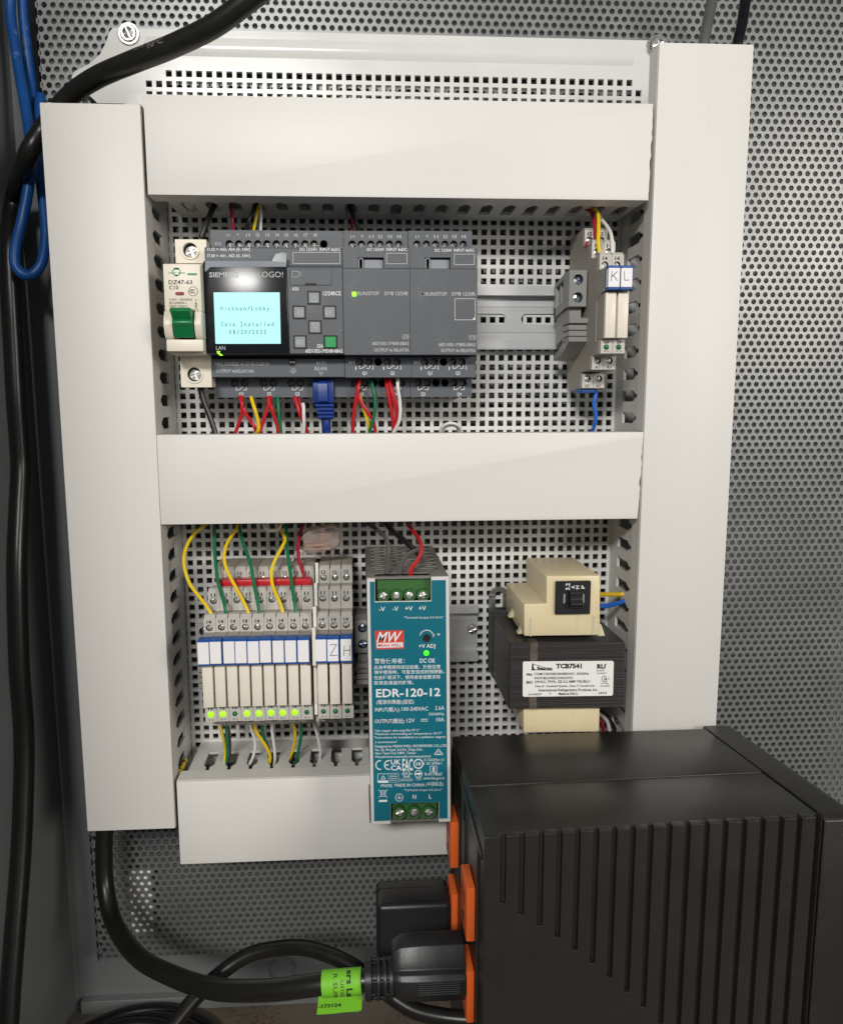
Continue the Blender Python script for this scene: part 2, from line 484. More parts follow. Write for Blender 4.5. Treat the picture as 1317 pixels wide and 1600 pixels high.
# ------------------------------------------------------------------ perforated steel backboard
def perforated(name, m, X0, X1, Z0, Z1, d, thick, pitch, r, solid, nside=10):
    """hexagonal pattern of round holes; cells inside `solid` (hidden behind the plate) are left whole"""
    vs, fs = [], []
    rowh = pitch * .866
    nr = int((Z1 - Z0) / rowh); nc = int((X1 - X0) / pitch)
    for j in range(nr):
        zc = Z1 - (j + .5) * rowh
        for i in range(nc):
            xc = X0 + (i + (.5 if j % 2 else 0.02)) * pitch
            a, b = xc - pitch / 2, xc + pitch / 2
            z0, z1 = zc - rowh / 2, zc + rowh / 2
            if i == 0 and j % 2 == 0: a = X0
            if i == 0 and j % 2: a = X0
            o = len(vs)
            if solid[0] < xc < solid[1] and solid[2] < zc < solid[3]:
                vs += [(a, d, z0), (b, d, z0), (b, d, z1), (a, d, z1)]
                fs.append((o, o + 1, o + 2, o + 3)); continue
            k = nside
            ins, outs, bk = [], [], []
            for t in range(k):
                an = 2 * PI * (t + .5) / k
                u, w = math.cos(an), math.sin(an)
                px, pz = max(X0 + .15, xc + r * u), zc + r * w
                ins.append((px, d, pz)); bk.append((px, d - thick, pz))
                s = min(((b - xc) / u if u > 0 else (a - xc) / u) if abs(u) > 1e-6 else 1e9,
                        ((z1 - zc) / w if w > 0 else (z0 - zc) / w) if abs(w) > 1e-6 else 1e9)
                outs.append((xc + s * u, d, zc + s * w))
            vs += ins + outs + bk
            for t in range(k):
                q = (t + 1) % k
                fs.append((o + t, o + q, o + k + q, o + k + t)); fs.append((o + t, o + 2 * k + t, o + 2 * k + q, o + q))
            c4 = [(a, d, z0), (b, d, z0), (b, d, z1), (a, d, z1)]
            bs = len(vs); vs += c4
            for ci, c in enumerate(c4):
                ang = math.atan2(c[2] - zc, c[0] - xc) % (2 * PI)
                t = math.floor((ang / (2 * PI)) * k - .5) % k
                fs.append((o + k + t, o + k + (t + 1) % k, bs + ci))
    me = bpy.data.meshes.new(name)
    me.from_pydata([(v[0] * S, -v[1] * S, v[2] * S) for v in vs], [], fs)
    me.materials.append(m)
    ob = bpy.data.objects.new(name, me); C.objects.link(ob); ORG[ob.name] = (0, 0, 0)
    return ob
bb = perforated("perforated_backboard", M['steel'], -173.5, 330, -359, 262, -10, 1.4, 4.763, 1.60, (0, 0, 0, 0))
tag(bb, "grey steel backboard full of small round holes behind the white plate", "backboard")
w = MB().box(-173.5, -172.6, -25, -10, -359, 262).build("edge_return", M['steel'], bb)
x0, x1, z0, z1 = R4(205, 1360, 239, 1457, -12)
o = MB().box(x0, x1, -12.2, -11.5, z0, z1).build("sticker", M['paper'])
tag(o, "white sticker showing through the backboard holes at lower left", "sticker")

# ------------------------------------------------------------------ white plate with square holes
HP, HX, HZ, HS = 5.465, -100.72, 180.9, 3.35
pl = []
pl += [P(180, 46, 0), P(600, 52, 0), P(1030, 62, 0)]
pts = [(-128.4, 203.5), (172.6, 203.5), (172.6, -262), (-128, -262), (-128, 168), (-138, 168), (-150, 176), (-153, 180), (-149, 183),
       (-141, 186), (-136, 190), (-132.5, 196), (-131, 201)]
vs, fs = [], []
k0, k1, r1 = -4, 49, 79
def cell_hole(k, r):
    if r == 0 and (k < 0 or k > 47): return False
    return k >= -2 and k <= 48
xs, zs = [], []
gx0, gx1 = HX + (k0 - .5) * HP, HX + (k1 + .5) * HP
gz1, gz0 = HZ + .5 * HP, HZ - (r1 + .5) * HP
TH = 2.2
def quad(a, b, c, e):
    o = len(vs); vs.extend([a, b, c, e]); fs.append((o, o + 1, o + 2, o + 3))
for r in range(r1 + 1):
    for k in range(k0, k1 + 1):
        cx, cz = HX + k * HP, HZ - r * HP
        h, g = HS / 2, HP / 2
        if not cell_hole(k, r):
            quad((cx - g, 0, cz - g), (cx + g, 0, cz - g), (cx + g, 0, cz + g), (cx - g, 0, cz + g)); continue
        o = len(vs)
        for s in (g, h):
            vs.extend([(cx - s, 0, cz - s), (cx + s, 0, cz - s), (cx + s, 0, cz + s), (cx - s, 0, cz + s)])
        vs.extend([(cx - h, -TH, cz - h), (cx + h, -TH, cz - h), (cx + h, -TH, cz + h), (cx - h, -TH, cz + h)])
        for i in range(4):
            j = (i + 1) % 4
            fs.append((o + i, o + j, o + 4 + j, o + 4 + i)); fs.append((o + 4 + i, o + 4 + j, o + 8 + j, o + 8 + i))
# outer margin: top band with the notched left ear, right strip
def strip(poly):
    o = len(vs); vs.extend([(x, 0, z) for x, z in poly]); fs.append(tuple(range(o, o + len(poly))))
    n = len(poly)
    o = len(vs); vs.extend([(x, 0, z) for x, z in poly] + [(x, -TH, z) for x, z in poly])
    for i in range(n): fs.append((o + i, o + (i + 1) % n, o + n + (i + 1) % n, o + n + i))
strip([(-129.5, 203.5), (172.6, 203.5), (172.6, gz1), (gx0, gz1), (gx0, 165), (-140, 165), (-143, 168), (-151, 175), (-153, 178), (-151, 181), (-143, 185), (-137, 190), (-133.5, 196), (-131.5, 201)])
strip([(gx1, gz1), (172.6, gz1), (172.6, gz0), (gx1, gz0)])
me = bpy.data.meshes.new("perforated_plate")
me.from_pydata([(v[0] * S, -v[1] * S, v[2] * S) for v in vs], [], fs)
me.materials.append(M['plate'])
plate = bpy.data.objects.new("mounting_plate", me); C.objects.link(plate); ORG[plate.name] = (0, 0, 0)
tag(plate, "glossy white mounting plate punched with rows of square holes", "mounting plate")
# rolled ridge along the plate's top margin, which catches the lamp as a long streak
rd = MB()
prof = []
for i in range(9):
    t = i / 8
    prof.append((0.05 + 1.3 * math.sin(t * PI) , 199.5 - t * 9.5))
rd.prism(prof, -112, 158, 'dz')
rd.build("rolled_ridge", M['plate'], plate)

def panel_screw(px, py, d, r, label):
    x, z = P(px, py, d)
    t = thing("panel_screw", label, "screw", (x, d - 3, z), "plate screws")
    MB().cyl((x, d - 2.4, z), 'd', r * 1.25, 1.0, n=20).build("washer", M['screw'], t, bevel=.2)
    MB().cyl((x, d - 1.5, z), 'd', r, 1.1, r1=r * .85, n=20).screw(x, z, d + .9, r * .62).build("screw_head", M['screw'], t)
panel_screw(200, 50, 2.6, 4.6, "round washer screw in the plate's upper left ear")
panel_screw(1029, 70, 2.6, 5.0, "round washer screw tucked behind the right duct's top corner")

# ------------------------------------------------------------------ wiring ducts
DW, LIP = 54.0, 41.0
def duct(label, x0, x1, z0, z1, vertical, phase, jag=None, cover=None, pitch=12.2, sides=(1, 1), pre=(0, 0)):
    """slotted trunking: base, two slotted walls, snapped-on cover"""
    t = thing("wiring_duct", label, "wiring duct", ((x0 + x1) / 2, 0, (z0 + z1) / 2), "white slotted wiring ducts")
    mv = M['pvc_v'] if vertical else M['pvc_h']
    ww = 1.6
    ins = 1.4
    a0, a1 = (z0, z1) if vertical else (x0, x1)
    a0 += pre[0]; a1 -= pre[1]
    b0, b1 = (x0 + ins, x1 - ins) if vertical else (z0 + ins, z1 - ins)
    base = MB()
    if vertical: base.box(b0, b1, 0.3, 1.9, a0, a1)
    else: base.box(a0, a1, 0.3, 1.9, b0, b1)
    base.build("base", M['pvc'], t)
    n = int((a1 - a0) / pitch)
    for side, bpos in ((0, b0), (1, b1 - ww)):
        if not sides[side]: continue
        w = MB()
        s0 = a0 + (phase % pitch)
        cuts = []
        c = s0
        while c < a1 - 3:
            if c > a0 + 4: cuts.append(c)
            c += pitch
        prev = a0
        edges = cuts + [None]
        first = True
        last = None
        segs = []
        for c in edges:
            segs.append((last, c)); last = c
        wide, neck, dA, dB, dC = 3.1, 1.05, 14, 31, 34.5
        for (l, r) in segs:
            lo = (l if l is not None else a0); hi = (r if r is not None else a1)
            pts = [(lo, .4), (hi, .4)]
            poly = []
            # base strip
            strip_poly = [(lo, 1.9), (hi, 1.9), (hi, dA), (lo, dA)]
            L = [(lo + wide, dA), (lo + wide, dB), (lo + neck, dC), (lo + neck, 47)] if l is not None else [(lo, dA), (lo, 47)]
            R = [(hi - neck, 47), (hi - neck, dC), (hi - wide, dB), (hi - wide, dA)] if r is not None else [(hi, 47), (hi, dA)]
            tooth = L + R
            for pl_ in (strip_poly, tooth):
                if vertical: w.prism([(p[1], p[0]) for p in pl_], bpos, bpos + ww, 'dz')
                else: w.prism(pl_, bpos, bpos + ww, 'xd')
        w.build("slotted_wall", M['pvc'], t)
    cv = MB()
    if cover is None: poly = [(x0, z0), (x1, z0), (x1, z1), (x0, z1)]
    else: poly = cover
    cv.prism(poly, DW - 1.8, DW, 'xz')
    o = cv.build("cover", mv, t, bevel=.7 if jag is None else .35, seg=2)
    lip = MB()
    if vertical:
        lip.box(x0, x0 + 1.3, LIP, DW - 1.8, z0, z1).box(x1 - 1.3, x1, LIP, DW - 1.8, z0, z1)
    else:
        lip.box(poly[0][0], poly[1][0] - 1, LIP, DW - 1.8, z0, z0 + 1.3).box(poly[0][0], poly[1][0] - 1, LIP, DW - 1.8, z1 - 1.3, z1)
    lip.build("cover_lip", mv, t)
    return t
def jagged(x0, x1, z0, z1, seed, amp, drift):
    random.seed(seed)
    p = [(x0, z0), (x1 - drift, z0)]
    n = 17
    for i in range(1, n):
        p.append((x1 - drift * (1 - i / n) + random.uniform(-amp, amp), z0 + (z1 - z0) * i / n))
    return p + [(x1, z1), (x0, z1)]
duct("left upright wiring duct with a cool white cover, black cord leaving its bottom", -151.2, -103.4, -231.5, 145.8, True, 3.2, pre=(0, -2.4))
duct("right upright wiring duct with a warm white cover rising to the top screw", 152.6, 201.2, -196, 179.3, True, 6.0, pre=(0, 30))
duct("topmost horizontal wiring duct with a brushed cover above the controller", -101.8, 150.8, 103.8, 150.4, False, 9.3,
     jag=1, cover=jagged(-101.8, 150.8, 103.8, 150.4, 3, .35, .6), pre=(5, 0))
duct("middle horizontal wiring duct between the controller row and the relay row", -103.3, 152.4, -61.0, -14.2, False, 8.0,
     jag=1, cover=jagged(-103.3, 152.4, -61.0, -14.2, 5, .45, 1.6), pre=(3, 3))
duct("lowest horizontal wiring duct with a plain cover under the power supply", -101.8, 62, -253.2, -204.0, False, 10.6, pre=(3, 0))

# ------------------------------------------------------------------ DIN rails
def din_rail(x0, x1, zc, label, slots, end_screw=None):
    t = thing("din_rail", label, "mounting rail", (x0, 0, zc), "DIN rails")
    m = MB()
    prof = [(7.5, 17.5), (7.5, 12.8), (1.2, 12.8), (1.2, 9.0)]
    for sg in (1, -1):
        m.box(x0, x1, 6.5, 7.5, *sorted((zc + sg * 17.5, zc + sg * 12.6)))
        m.box(x0, x1, 6.5, 6.9, *sorted((zc + sg * 17.9, zc + sg * 17.5)))
        m.box(x0, x1, .3, 6.5, *sorted((zc + sg * 13.6, zc + sg * 12.6)))
        m.box(x0, x1, .3, 1.3, *sorted((zc + sg * 12.6, zc + sg * 3.0)))
        m.box(x0, x1, 1.3, 1.7, *sorted((zc + sg * 7.6, zc + sg * 6.9)))
    px = x0
    for a, b in slots:
        m.box(px, a, .3, 1.3, zc - 3.0, zc + 3.0)
        # rounded slot ends
        for cx, s in ((a, 1), (b, -1)):
            for up in (1, -1):
                pts = [(cx, zc + up * 3.0)]
                for k in range(5):
                    an = PI / 2 * k / 4
                    pts.append((cx + s * (3.0 - 3.0 * math.sin(an)), zc + up * 3.0 * math.cos(an)) if k else (cx + s * 3.0, zc + up * 3.0))
                m.prism(pts, .3, 1.3)
        px = b
    m.box(px, x1, .3, 1.3, zc - 3.0, zc + 3.0)
    m.build("rail", M['rail'], t)
    if end_screw:
        MB().cyl((end_screw, 1.3, zc + 1), 'd', 3.6, 1.4, r1=3.0, n=18).screw(end_screw, zc + 1, 3.9, 2.5).build("rail_screw", M['screw'], t)
RZ1, RZ2 = 50.1, -137.2
ra = P(747, 498, 1)[0]
rs = []
for i in range(-8, 5):
    a = P(814, 498, 1)[0] + i * 33.5
    if a > -96 and a + 24.5 < 148: rs.append((a, a + 24.5))
din_rail(-98, 136, RZ1, "upper DIN rail with long slots behind the controller and relay pair", rs)
rx1 = P(747, 990, 7)[0]
din_rail(-92, rx1, RZ2, "lower DIN rail whose screwed end shows right of the power supply", [(-86, -62), (-52, -28), (-18, 6), (8, 32)], P(738, 983, 2)[0])

# ------------------------------------------------------------------ end clamps
def end_clamp(label, x0, x1, zc, pz):
    t = thing("end_clamp", label, "end clamp", (x0, 7.5, zc), "grey end clamps")
    b = MB()
    zm = zc + 11.3
    xm = (x0 + x1) / 2 + .2
    for za, zb, zh in ((zc + 1.8, zm, zc + 6.4), (zm, zc + 20.3, zc + 15.6)):
        b.holed(x0, x1, za, zb, 46, 4.0, [(xm, zh, 2.7)], n=16)
    b.box(x0, x1, 34, 42, zc + 1.8, zc + 20.3)
    def zz(l): return [(d, zc + z) for d, z in l]
    # skeletal side web and the sloping foot
    b.prism(zz([(12, 18), (34, 20.3), (34, 17.8), (12, 15.5)]), x0 + .6, x1 - .6, 'dz')
    b.prism(zz([(12, 4.5), (34, 6), (34, 1.8), (12, -1)]), x0 + .6, x1 - .6, 'dz')
    b.prism(zz([(12, 16), (15, 16), (15, -1), (12, -1)]), x0 + .6, x1 - .6, 'dz')
    b.prism(zz([(20, 17), (23, 17), (23, 4), (20, 4)]), x0 + 1.6, x1 - 1.6, 'dz')
    b.prism(zz([(14, -1), (42, 1.8), (42, -5), (30, -5), (28, -14), (14, -16.5)]), x0 + 1.5, x1 - 1.5, 'dz')
    b.build("body", M['clamp'], t, bevel=.25)
    k = MB()
    k.box(x0 + .3, x1 + 1.2, 33, 47, zc - 7.0, zc - 4.2)
    k.box(x0 + .6, x1 + 1.0, 33, 45, zc - 10.4, zc - 7.4)
    k.box(x0 + .6, x1 + 1.0, 33, 45.6, zc - 13.6, zc - 10.8)
    k.box(x0 + .3, x1 + 1.0, 33, 46.5, zc - 16.6, zc - 14.0)
    k.prism(zz([(46, -16.6), (33, -16.6), (14, -22.5), (17, -25), (31, -23)]), x0 + .3, x1 + 1.0, 'dz')
    k.build("release_foot", M['clamp'], t, bevel=.3)
    MB().term(xm, zc + 6.4, 43.8, 2.2, 2.7, .2).build("clamp_screw", [M['screwblue'], M['cage']], t)
    MB().term(xm, zc + 15.6, 43.8, 2.2, 2.7, .9).build("clamp_screw", [M['screwblue'], M['cage']], t)
a = P(889, 450, 46)[0]
end_clamp("grey end clamp with two steel screws left of the K and L relays", a, a + 9.3, RZ1, 0)
a = P(554, 980, 46)[0]
end_clamp("grey end clamp squeezed between relay H and the power supply", a, a + 8.6, RZ2, 0)
a = P(306, 970, 46)[0] + 2.2
end_clamp("grey end clamp peeking out left of the leftmost lower relay", a - 2.5, a + 6.2, RZ2, 0)

# ------------------------------------------------------------------ circuit breaker
def breaker():
    x0, x1, _, _ = R4(258, 440, 316, 540, 66)
    z = lambda y, d: P(288, y, d)[1]
    t = thing("circuit_breaker", "cream miniature circuit breaker with a green toggle beside the controller", "circuit breaker", (x0, 7.5, RZ1))
    zt, zb = z(374, 46), z(605, 46)
    zft, zfb = z(412, 66), z(549, 66)
    b = MB()
    b.prism([(8, zt - 3), (38, zt), (38, zft + 1), (60, zft + 1), (60, zfb - 1), (38, zfb - 1), (38, zb), (8, zb + 3)], x0 + .4, x1 - .4, 'dz')
    b.build("case", M['cream'], t, bevel=.4)
    f = MB()
    zh = z(486, 66); zl = z(530, 66)
    f.box(x0, x1, 58, 66, zh, zft)
    f.box(x0, x1, 58, 66, zfb, zl)
    f.build("front_panel", M['cream'], t, bevel=.6, seg=2)
    ch = MB()
    hx0, hx1, _, _ = R4(272, 480, 302.5, 527, 68)
    prof = [(58, zh - .05), (66.5, zh - .05), (68.5, zh - 3), (69.5, (zh + zl) / 2), (68, zl + 2), (66, zl + .05), (58, zl + .05)]
    ch.prism(prof, x0 - .2, hx0 - .5, 'dz').prism(prof, hx1 + .5, x1 + .1, 'dz')
    ch.build("toggle_cheek", M['cream'], t, bevel=.5, seg=2)
    h = MB()
    hz1, hz0 = z(481, 74), z(527, 70)
    h.prism([(58, hz0), (68, hz0), (70.5, hz0 + 5.2), (72.2, hz0 + 6.1), (72.2, hz0 + 7.6), (71, hz0 + 8.2), (76, hz1 - 1.5), (75, hz1), (66, hz1 + .3), (58, hz1 - 2)], hx0, hx1, 'dz')
    h.build("toggle", M['handle'], t, bevel=.35, seg=2)
    for nm, cy, ya, yb, dd in (("t", 391, 374, 411, 46), ("b", 585, 552, 605, 46)):
        cx, cz = P(297.5 if nm == "t" else 304, cy, dd)
        za, zc_ = z(yb, dd), z(ya, dd)
        tb = MB().holed(x0 + 2.0, x1 - .2, min(za, cz - 5.2), max(zc_, cz + 5.2), dd, 6, [(cx, cz, 3.7)], n=20)
        tb.ring((cx, dd - .3, cz), 'd', 4.7, 3.7, 1.0, n=24)
        tb.build("terminal_block", M['cream'], t)
    for cx, cy in ((297.5, 391), (304, 585)):
        a, c = P(cx, cy, 46)
        s = MB()
        s.term(a, c, 43.6, 3.05, 3.7, .35, n=20)
        s.build("terminal_screw", [M['brightscrew'], M['cage']], t)
    p = Print(66.12)
    X = lambda u: 250 + u / 6.15
    Y = lambda v: 360 + v / 6.15
    p.text("DZ47-63", X(85), X(313), Y(497), 38 / 6.15, bold=.012)
    p.text("C10", X(90), X(180), Y(548), 36 / 6.15, bold=.012)
    p.arc(X(320), Y(585), 7.2, .7, n=20)
    for i in range(3): p.arc(X(302 + i * 16), Y(585), 2.6, .8, 60, 300, 8)
    p.text("110V~ 50/60Hz", X(92), X(312), Y(664), 3.6)
    p.text("IEC60898-1", X(92), X(255), Y(697), 3.6)
    p.text("GB/T10963.1", X(92), X(272), Y(729), 3.4)
    p.text("6000", X(92), X(126), Y(764), 3.6)
    p.line([(X(348), Y(658)), (X(348), Y(684))], .7)
    p.poly([(X(335), Y(712)), (X(361), Y(712)), (X(348), Y(690))])
    p.poly([(X(335), Y(722)), (X(361), Y(722)), (X(348), Y(744))])
    p.arc(X(349), Y(766), 2.4, .8)
    p.put(M['black_print'], t)
    g = Print(66.12)
    g.poly([(X(265), Y(411)), (X(358), Y(411)), (X(358), Y(430)), (X(265), Y(430))])
    g.arc(X(160), Y(398), 6.0, 1.5, n=14)
    g.poly([(X(130), Y(360)), (X(190), Y(360)), (X(178), Y(378)), (X(142), Y(378))])
    g.poly([(X(140), Y(425)), (X(180), Y(425)), (X(160), Y(445))])
    for k in range(9):
        if 3 < k < 5: continue
        g.line([(X(86 + k * 18), Y(413)), (X(92 + k * 18), Y(403)), (X(98 + k * 18), Y(413))], .9)
    g.put(M['green_print'], t, "emblem")
    r = MB()
    a, b2, c, d2 = R4(X(150), Y(592), X(236), Y(624), 66)
    r.prism([(a + (d2 - c) / 2 + (d2 - c) / 2 * math.cos(PI / 2 + k * PI / 8), (c + d2) / 2 + (d2 - c) / 2 * math.sin(PI / 2 + k * PI / 8)) for k in range(9)]
            + [(b2 - (d2 - c) / 2 + (d2 - c) / 2 * math.cos(-PI / 2 + k * PI / 8), (c + d2) / 2 + (d2 - c) / 2 * math.sin(-PI / 2 + k * PI / 8)) for k in range(9)], 65.6, 66.25)
    r.build("indicator_window", M['redwin'], t)
breaker()

# ------------------------------------------------------------------ controller and expansion modules
def switch_symbol(p, x, y, s=1.0):
    """a make contact between two screws"""
    p.line([(x - 6 * s, y - 5 * s), (x - 6 * s, y), (x - 2 * s, y), (x + 5 * s, y - 5 * s)], .9)
    p.line([(x + 5 * s, y), (x + 10 * s, y), (x + 10 * s, y - 5 * s)], .9)
DT, DF, DL1, DL2 = 36, 56, 45, 33            # depths: top terminal deck, face, first and second lower deck
def deck(name, parent, x0, x1, y0, y1, d, holes, r=2.05, screws=True, blanks=()):
    a, b, c, e = R4(x0, y0, x1, y1, d)
    hs = [(*P(px, py, d), r) for px, py in list(holes) + list(blanks)]
    m = MB().holed(a, b, c, e, d, 4.0, hs)
    m.box(a + .1, b - .1, 7, d - 4.0, c + .1, e - .1)
    o = m.build(name, M['logolow'] if name != "top_deck" else M['logo'], parent)
    if screws:
        for i, (px, py) in enumerate(holes):
            x, z = P(px, py, d)
            MB().term(x, z, d - 2.3, r * .86, r, .3 + i * .83).build("terminal_screw", [M['deckscrew'], M['cage']], parent)
    return o

def controller():
    A = lambda u: 230 + u / 3.991
    B = lambda v: 300 + v / 3.991
    x0, x1, z0, z1 = R4(321.5, 385.5, 536.3, 553, DF)
    t = thing("logic_controller", "dark grey logic controller with a lit cyan text screen and arrow keys", "controller", (x0, 7.5, RZ1))
    deck("top_deck", t, 329.5, 536.2, 360, 387, DT, [(q, 381.3) for q in (358.5, 373.3, 388.4, 402.9, 417.4, 432, 446.7, 461.8, 476.8, 491)], blanks=[(506, 381.3)])
    zs = P(500, 417.5, DF)[1]
    MB().prism([(9, z1), (DF - 2.2, z1), (DF - 2.2, zs + 1.0), (DF, zs), (DF, z0), (9, z0)], x0, x1, 'dz').build("housing", M['logo'], t, bevel=.4)
    xa, xb, za, zb = R4(328.5, 553, 538.7, 589.4, DL1)
    MB().box(xa, xb, 7, DL1, za, P(430, 560.5, DL1)[1]).build("lower_deck", M['logolow'], t, bevel=.3)
    MB().box(xa + .5, xb - .5, 7, DL1 - 3, za, z0 + 1).build("shadow_gap", M['dark'], t)  # solid dark block, the gap's shade put into its colour
    deck("output_deck", t, 338.8, 541.5, 589.4, 620.7, DL2,
         [(q, 598.5) for q in (367.3, 382.6, 412, 426.9, 455.6, 469.5)], r=2.3)
    # earth screw on the lower deck
    ex, ez = P(456.8, 566, DL1)
    MB().cyl((ex, DL1 - .2, ez), 'd', 2.1, .25, n=16).build("earth_recess_shade", M['dark'], t)  # raised dark disc paints in the shade of the screw recess
    MB().box(ex - 1.6, ex + 1.6, DL1, DL1 + .35, ez - .5, ez + .5).build("earth_screw", M['screw'], t)
    # display
    db = DF + 1.6
    bx0, bx1, bz0, bz1 = R4(321, 408, 450.3, 552.5, db)
    bez = MB().prism([(bx0, bz0), (bx1 + .2, bz0), (bx1 - .4, bz1), (bx0 - .2, bz1)], DF - 1, db, 'xz').build("display_bezel", M['bezel'], t, bevel=.5, seg=2)
    sc = [P3(A(u), B(v), db + .08) for u, v in ((415, 626), (827, 626), (834, 946), (427, 947))]
    scr = MB().raw([(x, db + .08, z) for x, d, z in sc], [(0, 1, 2, 3)]).build("screen", M['screen'], t)
    l = Print(db + .15)
    for body, u0, v in (("Hickman/Lobby", 457, 725), ("Date Installed", 461, 824), ("01/20/2025", 511, 872)):
        for i, ch in enumerate(body):          # the display's fixed character cells
            wd = {'i': 3.6, 'l': 3.6, '/': 15, '1': 8, 'I': 3.6, 't': 11, 'm': 18}.get(ch, 14.5)
            uu = u0 + i * 24.1 + (17 - wd) / 2
            if ch != ' ': l.text(ch, A(uu), A(uu + wd), B(v), 27 / 3.991, bold=.008)
            if ch == 'I': l.line([(A(u0 + i * 24.1 + 2), B(v + 13)), (A(u0 + i * 24.1 + 15), B(v + 13))], .9)
            if ch == 'I': l.line([(A(u0 + i * 24.1 + 2), B(v - 13)), (A(u0 + i * 24.1 + 15), B(v - 13))], .9)
    l.put(M['lcdtext'], scr, "screen_text")
    p = Print(db + .06)
    p.text("SIEMENS", A(388), A(570), B(516), 30 / 3.991, bold=.02)
    p.text("LOGO!", A(692), A(848), B(514), 36 / 3.991)
    p.text("LAN", A(431), A(488), B(972), 24 / 3.991)
    p.put(M['grey_print'], bez, "lettering")
    x, z = P(342.6, 552.3, db)
    MB().prism([(x - 1.0, z + 1.2), (x + .6, z + 1.2), (x + .3, z + .3), (x + 2.0, z - 1.0), (x + .6, z - 1.1), (x - .9, z + .1)], db, db + .25).build("network_lamp", M['ledgreen'], t)
    # protective film: a pale band painting in its glare, and a curled torn corner
    film = MB()
    fx = [P(A(u), B(v), db) for u, v in ((364, 430), (870, 432), (868, 466), (395, 468), (362, 500))]
    film.prism([(a, b) for a, b in fx], db + .05, db + .15)
    film.build("protective_film", M['filmglare'], t)
    cf = MB()
    pts = [(778, 431, 1.7), (800, 388, 1.8), (845, 376, 3.4), (870, 383, 4.6), (868, 440, 1.9)]
    cf.raw([P3(A(u), B(v), db + k - 1.6) for u, v, k in pts] + [P3(A(u), B(v), db + k - 1.75) for u, v, k in pts],
           [(0, 1, 4), (1, 2, 4), (2, 3, 4), (5, 9, 6), (6, 9, 7), (7, 9, 8), (0, 1, 6, 5), (1, 2, 7, 6), (2, 3, 8, 7), (3, 4, 9, 8), (4, 0, 5, 9)])
    cf.build("torn_film_corner", M['film'], t)
    # battery-card lid
    a, b, c, e = R4(A(888), B(479), A(1152), B(583), DF)
    lid = MB().box(a, b, DF - .5, DF + .35, c, e).build("card_lid", M['logo'], t, bevel=.25)
    a, b, c, e = R4(A(986), B(568), A(1055), B(582), DF + .4)
    MB().box(a, b, DF + .36, DF + .42, c, e).build("finger_slot", M['dark'], lid)
    # keys
    def key(u0, v0, u1, v1, m, nm):
        a, b, c, e = R4(A(u0), B(v0), A(u1), B(v1), DF)
        w = MB().box(a, b, DF - .5, DF + .06, c, e).build("key_well", M['dark'], t, bevel=.0)
        k = MB().box(a + .75, b - .75, DF - .4, DF + .75, c + .75, e - .75).build(nm, m, t, bevel=.3)
        return k
    for nm, (u0, v0, u1, v1), tri in (("arrow_key", (998, 618, 1083, 704), [(1040, 640), (1022, 684), (1058, 684)]),
                                    ("arrow_key", (906, 708, 991, 795), [(934, 750), (972, 732), (972, 768)]),
                                    ("arrow_key", (1096, 708, 1181, 795), [(1152, 750), (1114, 732), (1114, 768)]),
                                    ("arrow_key", (1004, 800, 1090, 887), [(1047, 852), (1028, 818), (1066, 818)])):
        k = key(u0, v0, u1, v1, M['key'], nm)
        q = Print(DF + .82)
        pts = [(A(u), B(v)) for u, v in tri]
        q.line(pts + [pts[0]], .8)
        q.put(M['grey_print'], k, "arrow")
    k = key(912, 893, 997, 980, M['key'], "escape_key")
    Print(DF + .82).text("ESC", A(930), A(980), B(937), 26 / 3.991).put(M['grey_print'], k, "lettering")
    k = key(1100, 893, 1188, 979, M['keygreen'], "confirm_key")
    Print(DF + .82).text("OK", A(1128), A(1162), B(937), 26 / 3.991).put(M['green_print'], k, "lettering")
    # print
    p = Print(DF + .07)
    p.text("X50", A(903), A(945), B(604), 5, bold=.014)
    p.text("12/24RCE", A(1097), A(1208), B(632), 6.2, bold=.014)
    p.text("X3A", A(1058), A(1098), B(960), 5.6, bold=.014)
    p.text("6ED1052-1MD08-0BA2", A(988), A(1220), B(991), 5.2, bold=.014)
    p.put(M['white_print'], t)
    p = Print(DF + .42)
    p.frame(A(905), B(494), A(945), B(530), .6).arc(A(950), B(512), 3, .6, -90, 90, 8)
    p.put(M['grey_print'], lid, "lid_icon")
    p = Print(DF - 2.1)
    p.text("I1,I2 = AI3, AI4 (0..10V)", 324.5, 391, 389.5, 4.6, bold=.014)
    p.text("I7,I8 = AI1, AI2 (0..10V)", 324.5, 391, 399.5, 4.6, bold=.014)
    p.text("DC 12/24V  INPUT 8xDC", 468.5, 532, 389.6, 4.4, bold=.014)
    p.frame(458, 394.3, 531.4, 411.8, .55)
    p.put(M['white_print'], t)
    p = Print(DT + .07)
    for s, u in zip("L+ M I1 I2 I3 I4 I5 I6 I7 I8".split(), (508, 565, 628, 690, 750, 812, 868, 928, 988, 1048)):
        w = 3.2 * len(s)
        p.text(s, A(u) - w / 2 + .6, A(u) + w / 2, B(268), 4.8, bold=.014)
    p.text("X10", A(421), A(460), B(322), 4.6, bold=.014)
    p.put(M['grey_print'], t)
    p = Print(DL1 + .07)
    p.text("MAC ADDRESS 4C-E7-05-72-B3-F4", A(426), A(760), B(1072), 5.0, bold=.014)
    p.text("OUTPUT 4xRELAY/10A", A(429), A(668), B(1117), 5.0, bold=.014)
    p.text("X1 P1", A(1052), A(1110), B(1066), 4.6, bold=.014)
    p.text("IE(LAN)", A(1044), A(1122), B(1100), 5.2, bold=.014)
    u, v = A(1085), B(1131)
    p.line([(u - 3, v - 2), (u + 3, v - 2), (u, v + 3), (u - 3, v - 2)], .8)
    u, v = A(912), B(1115)
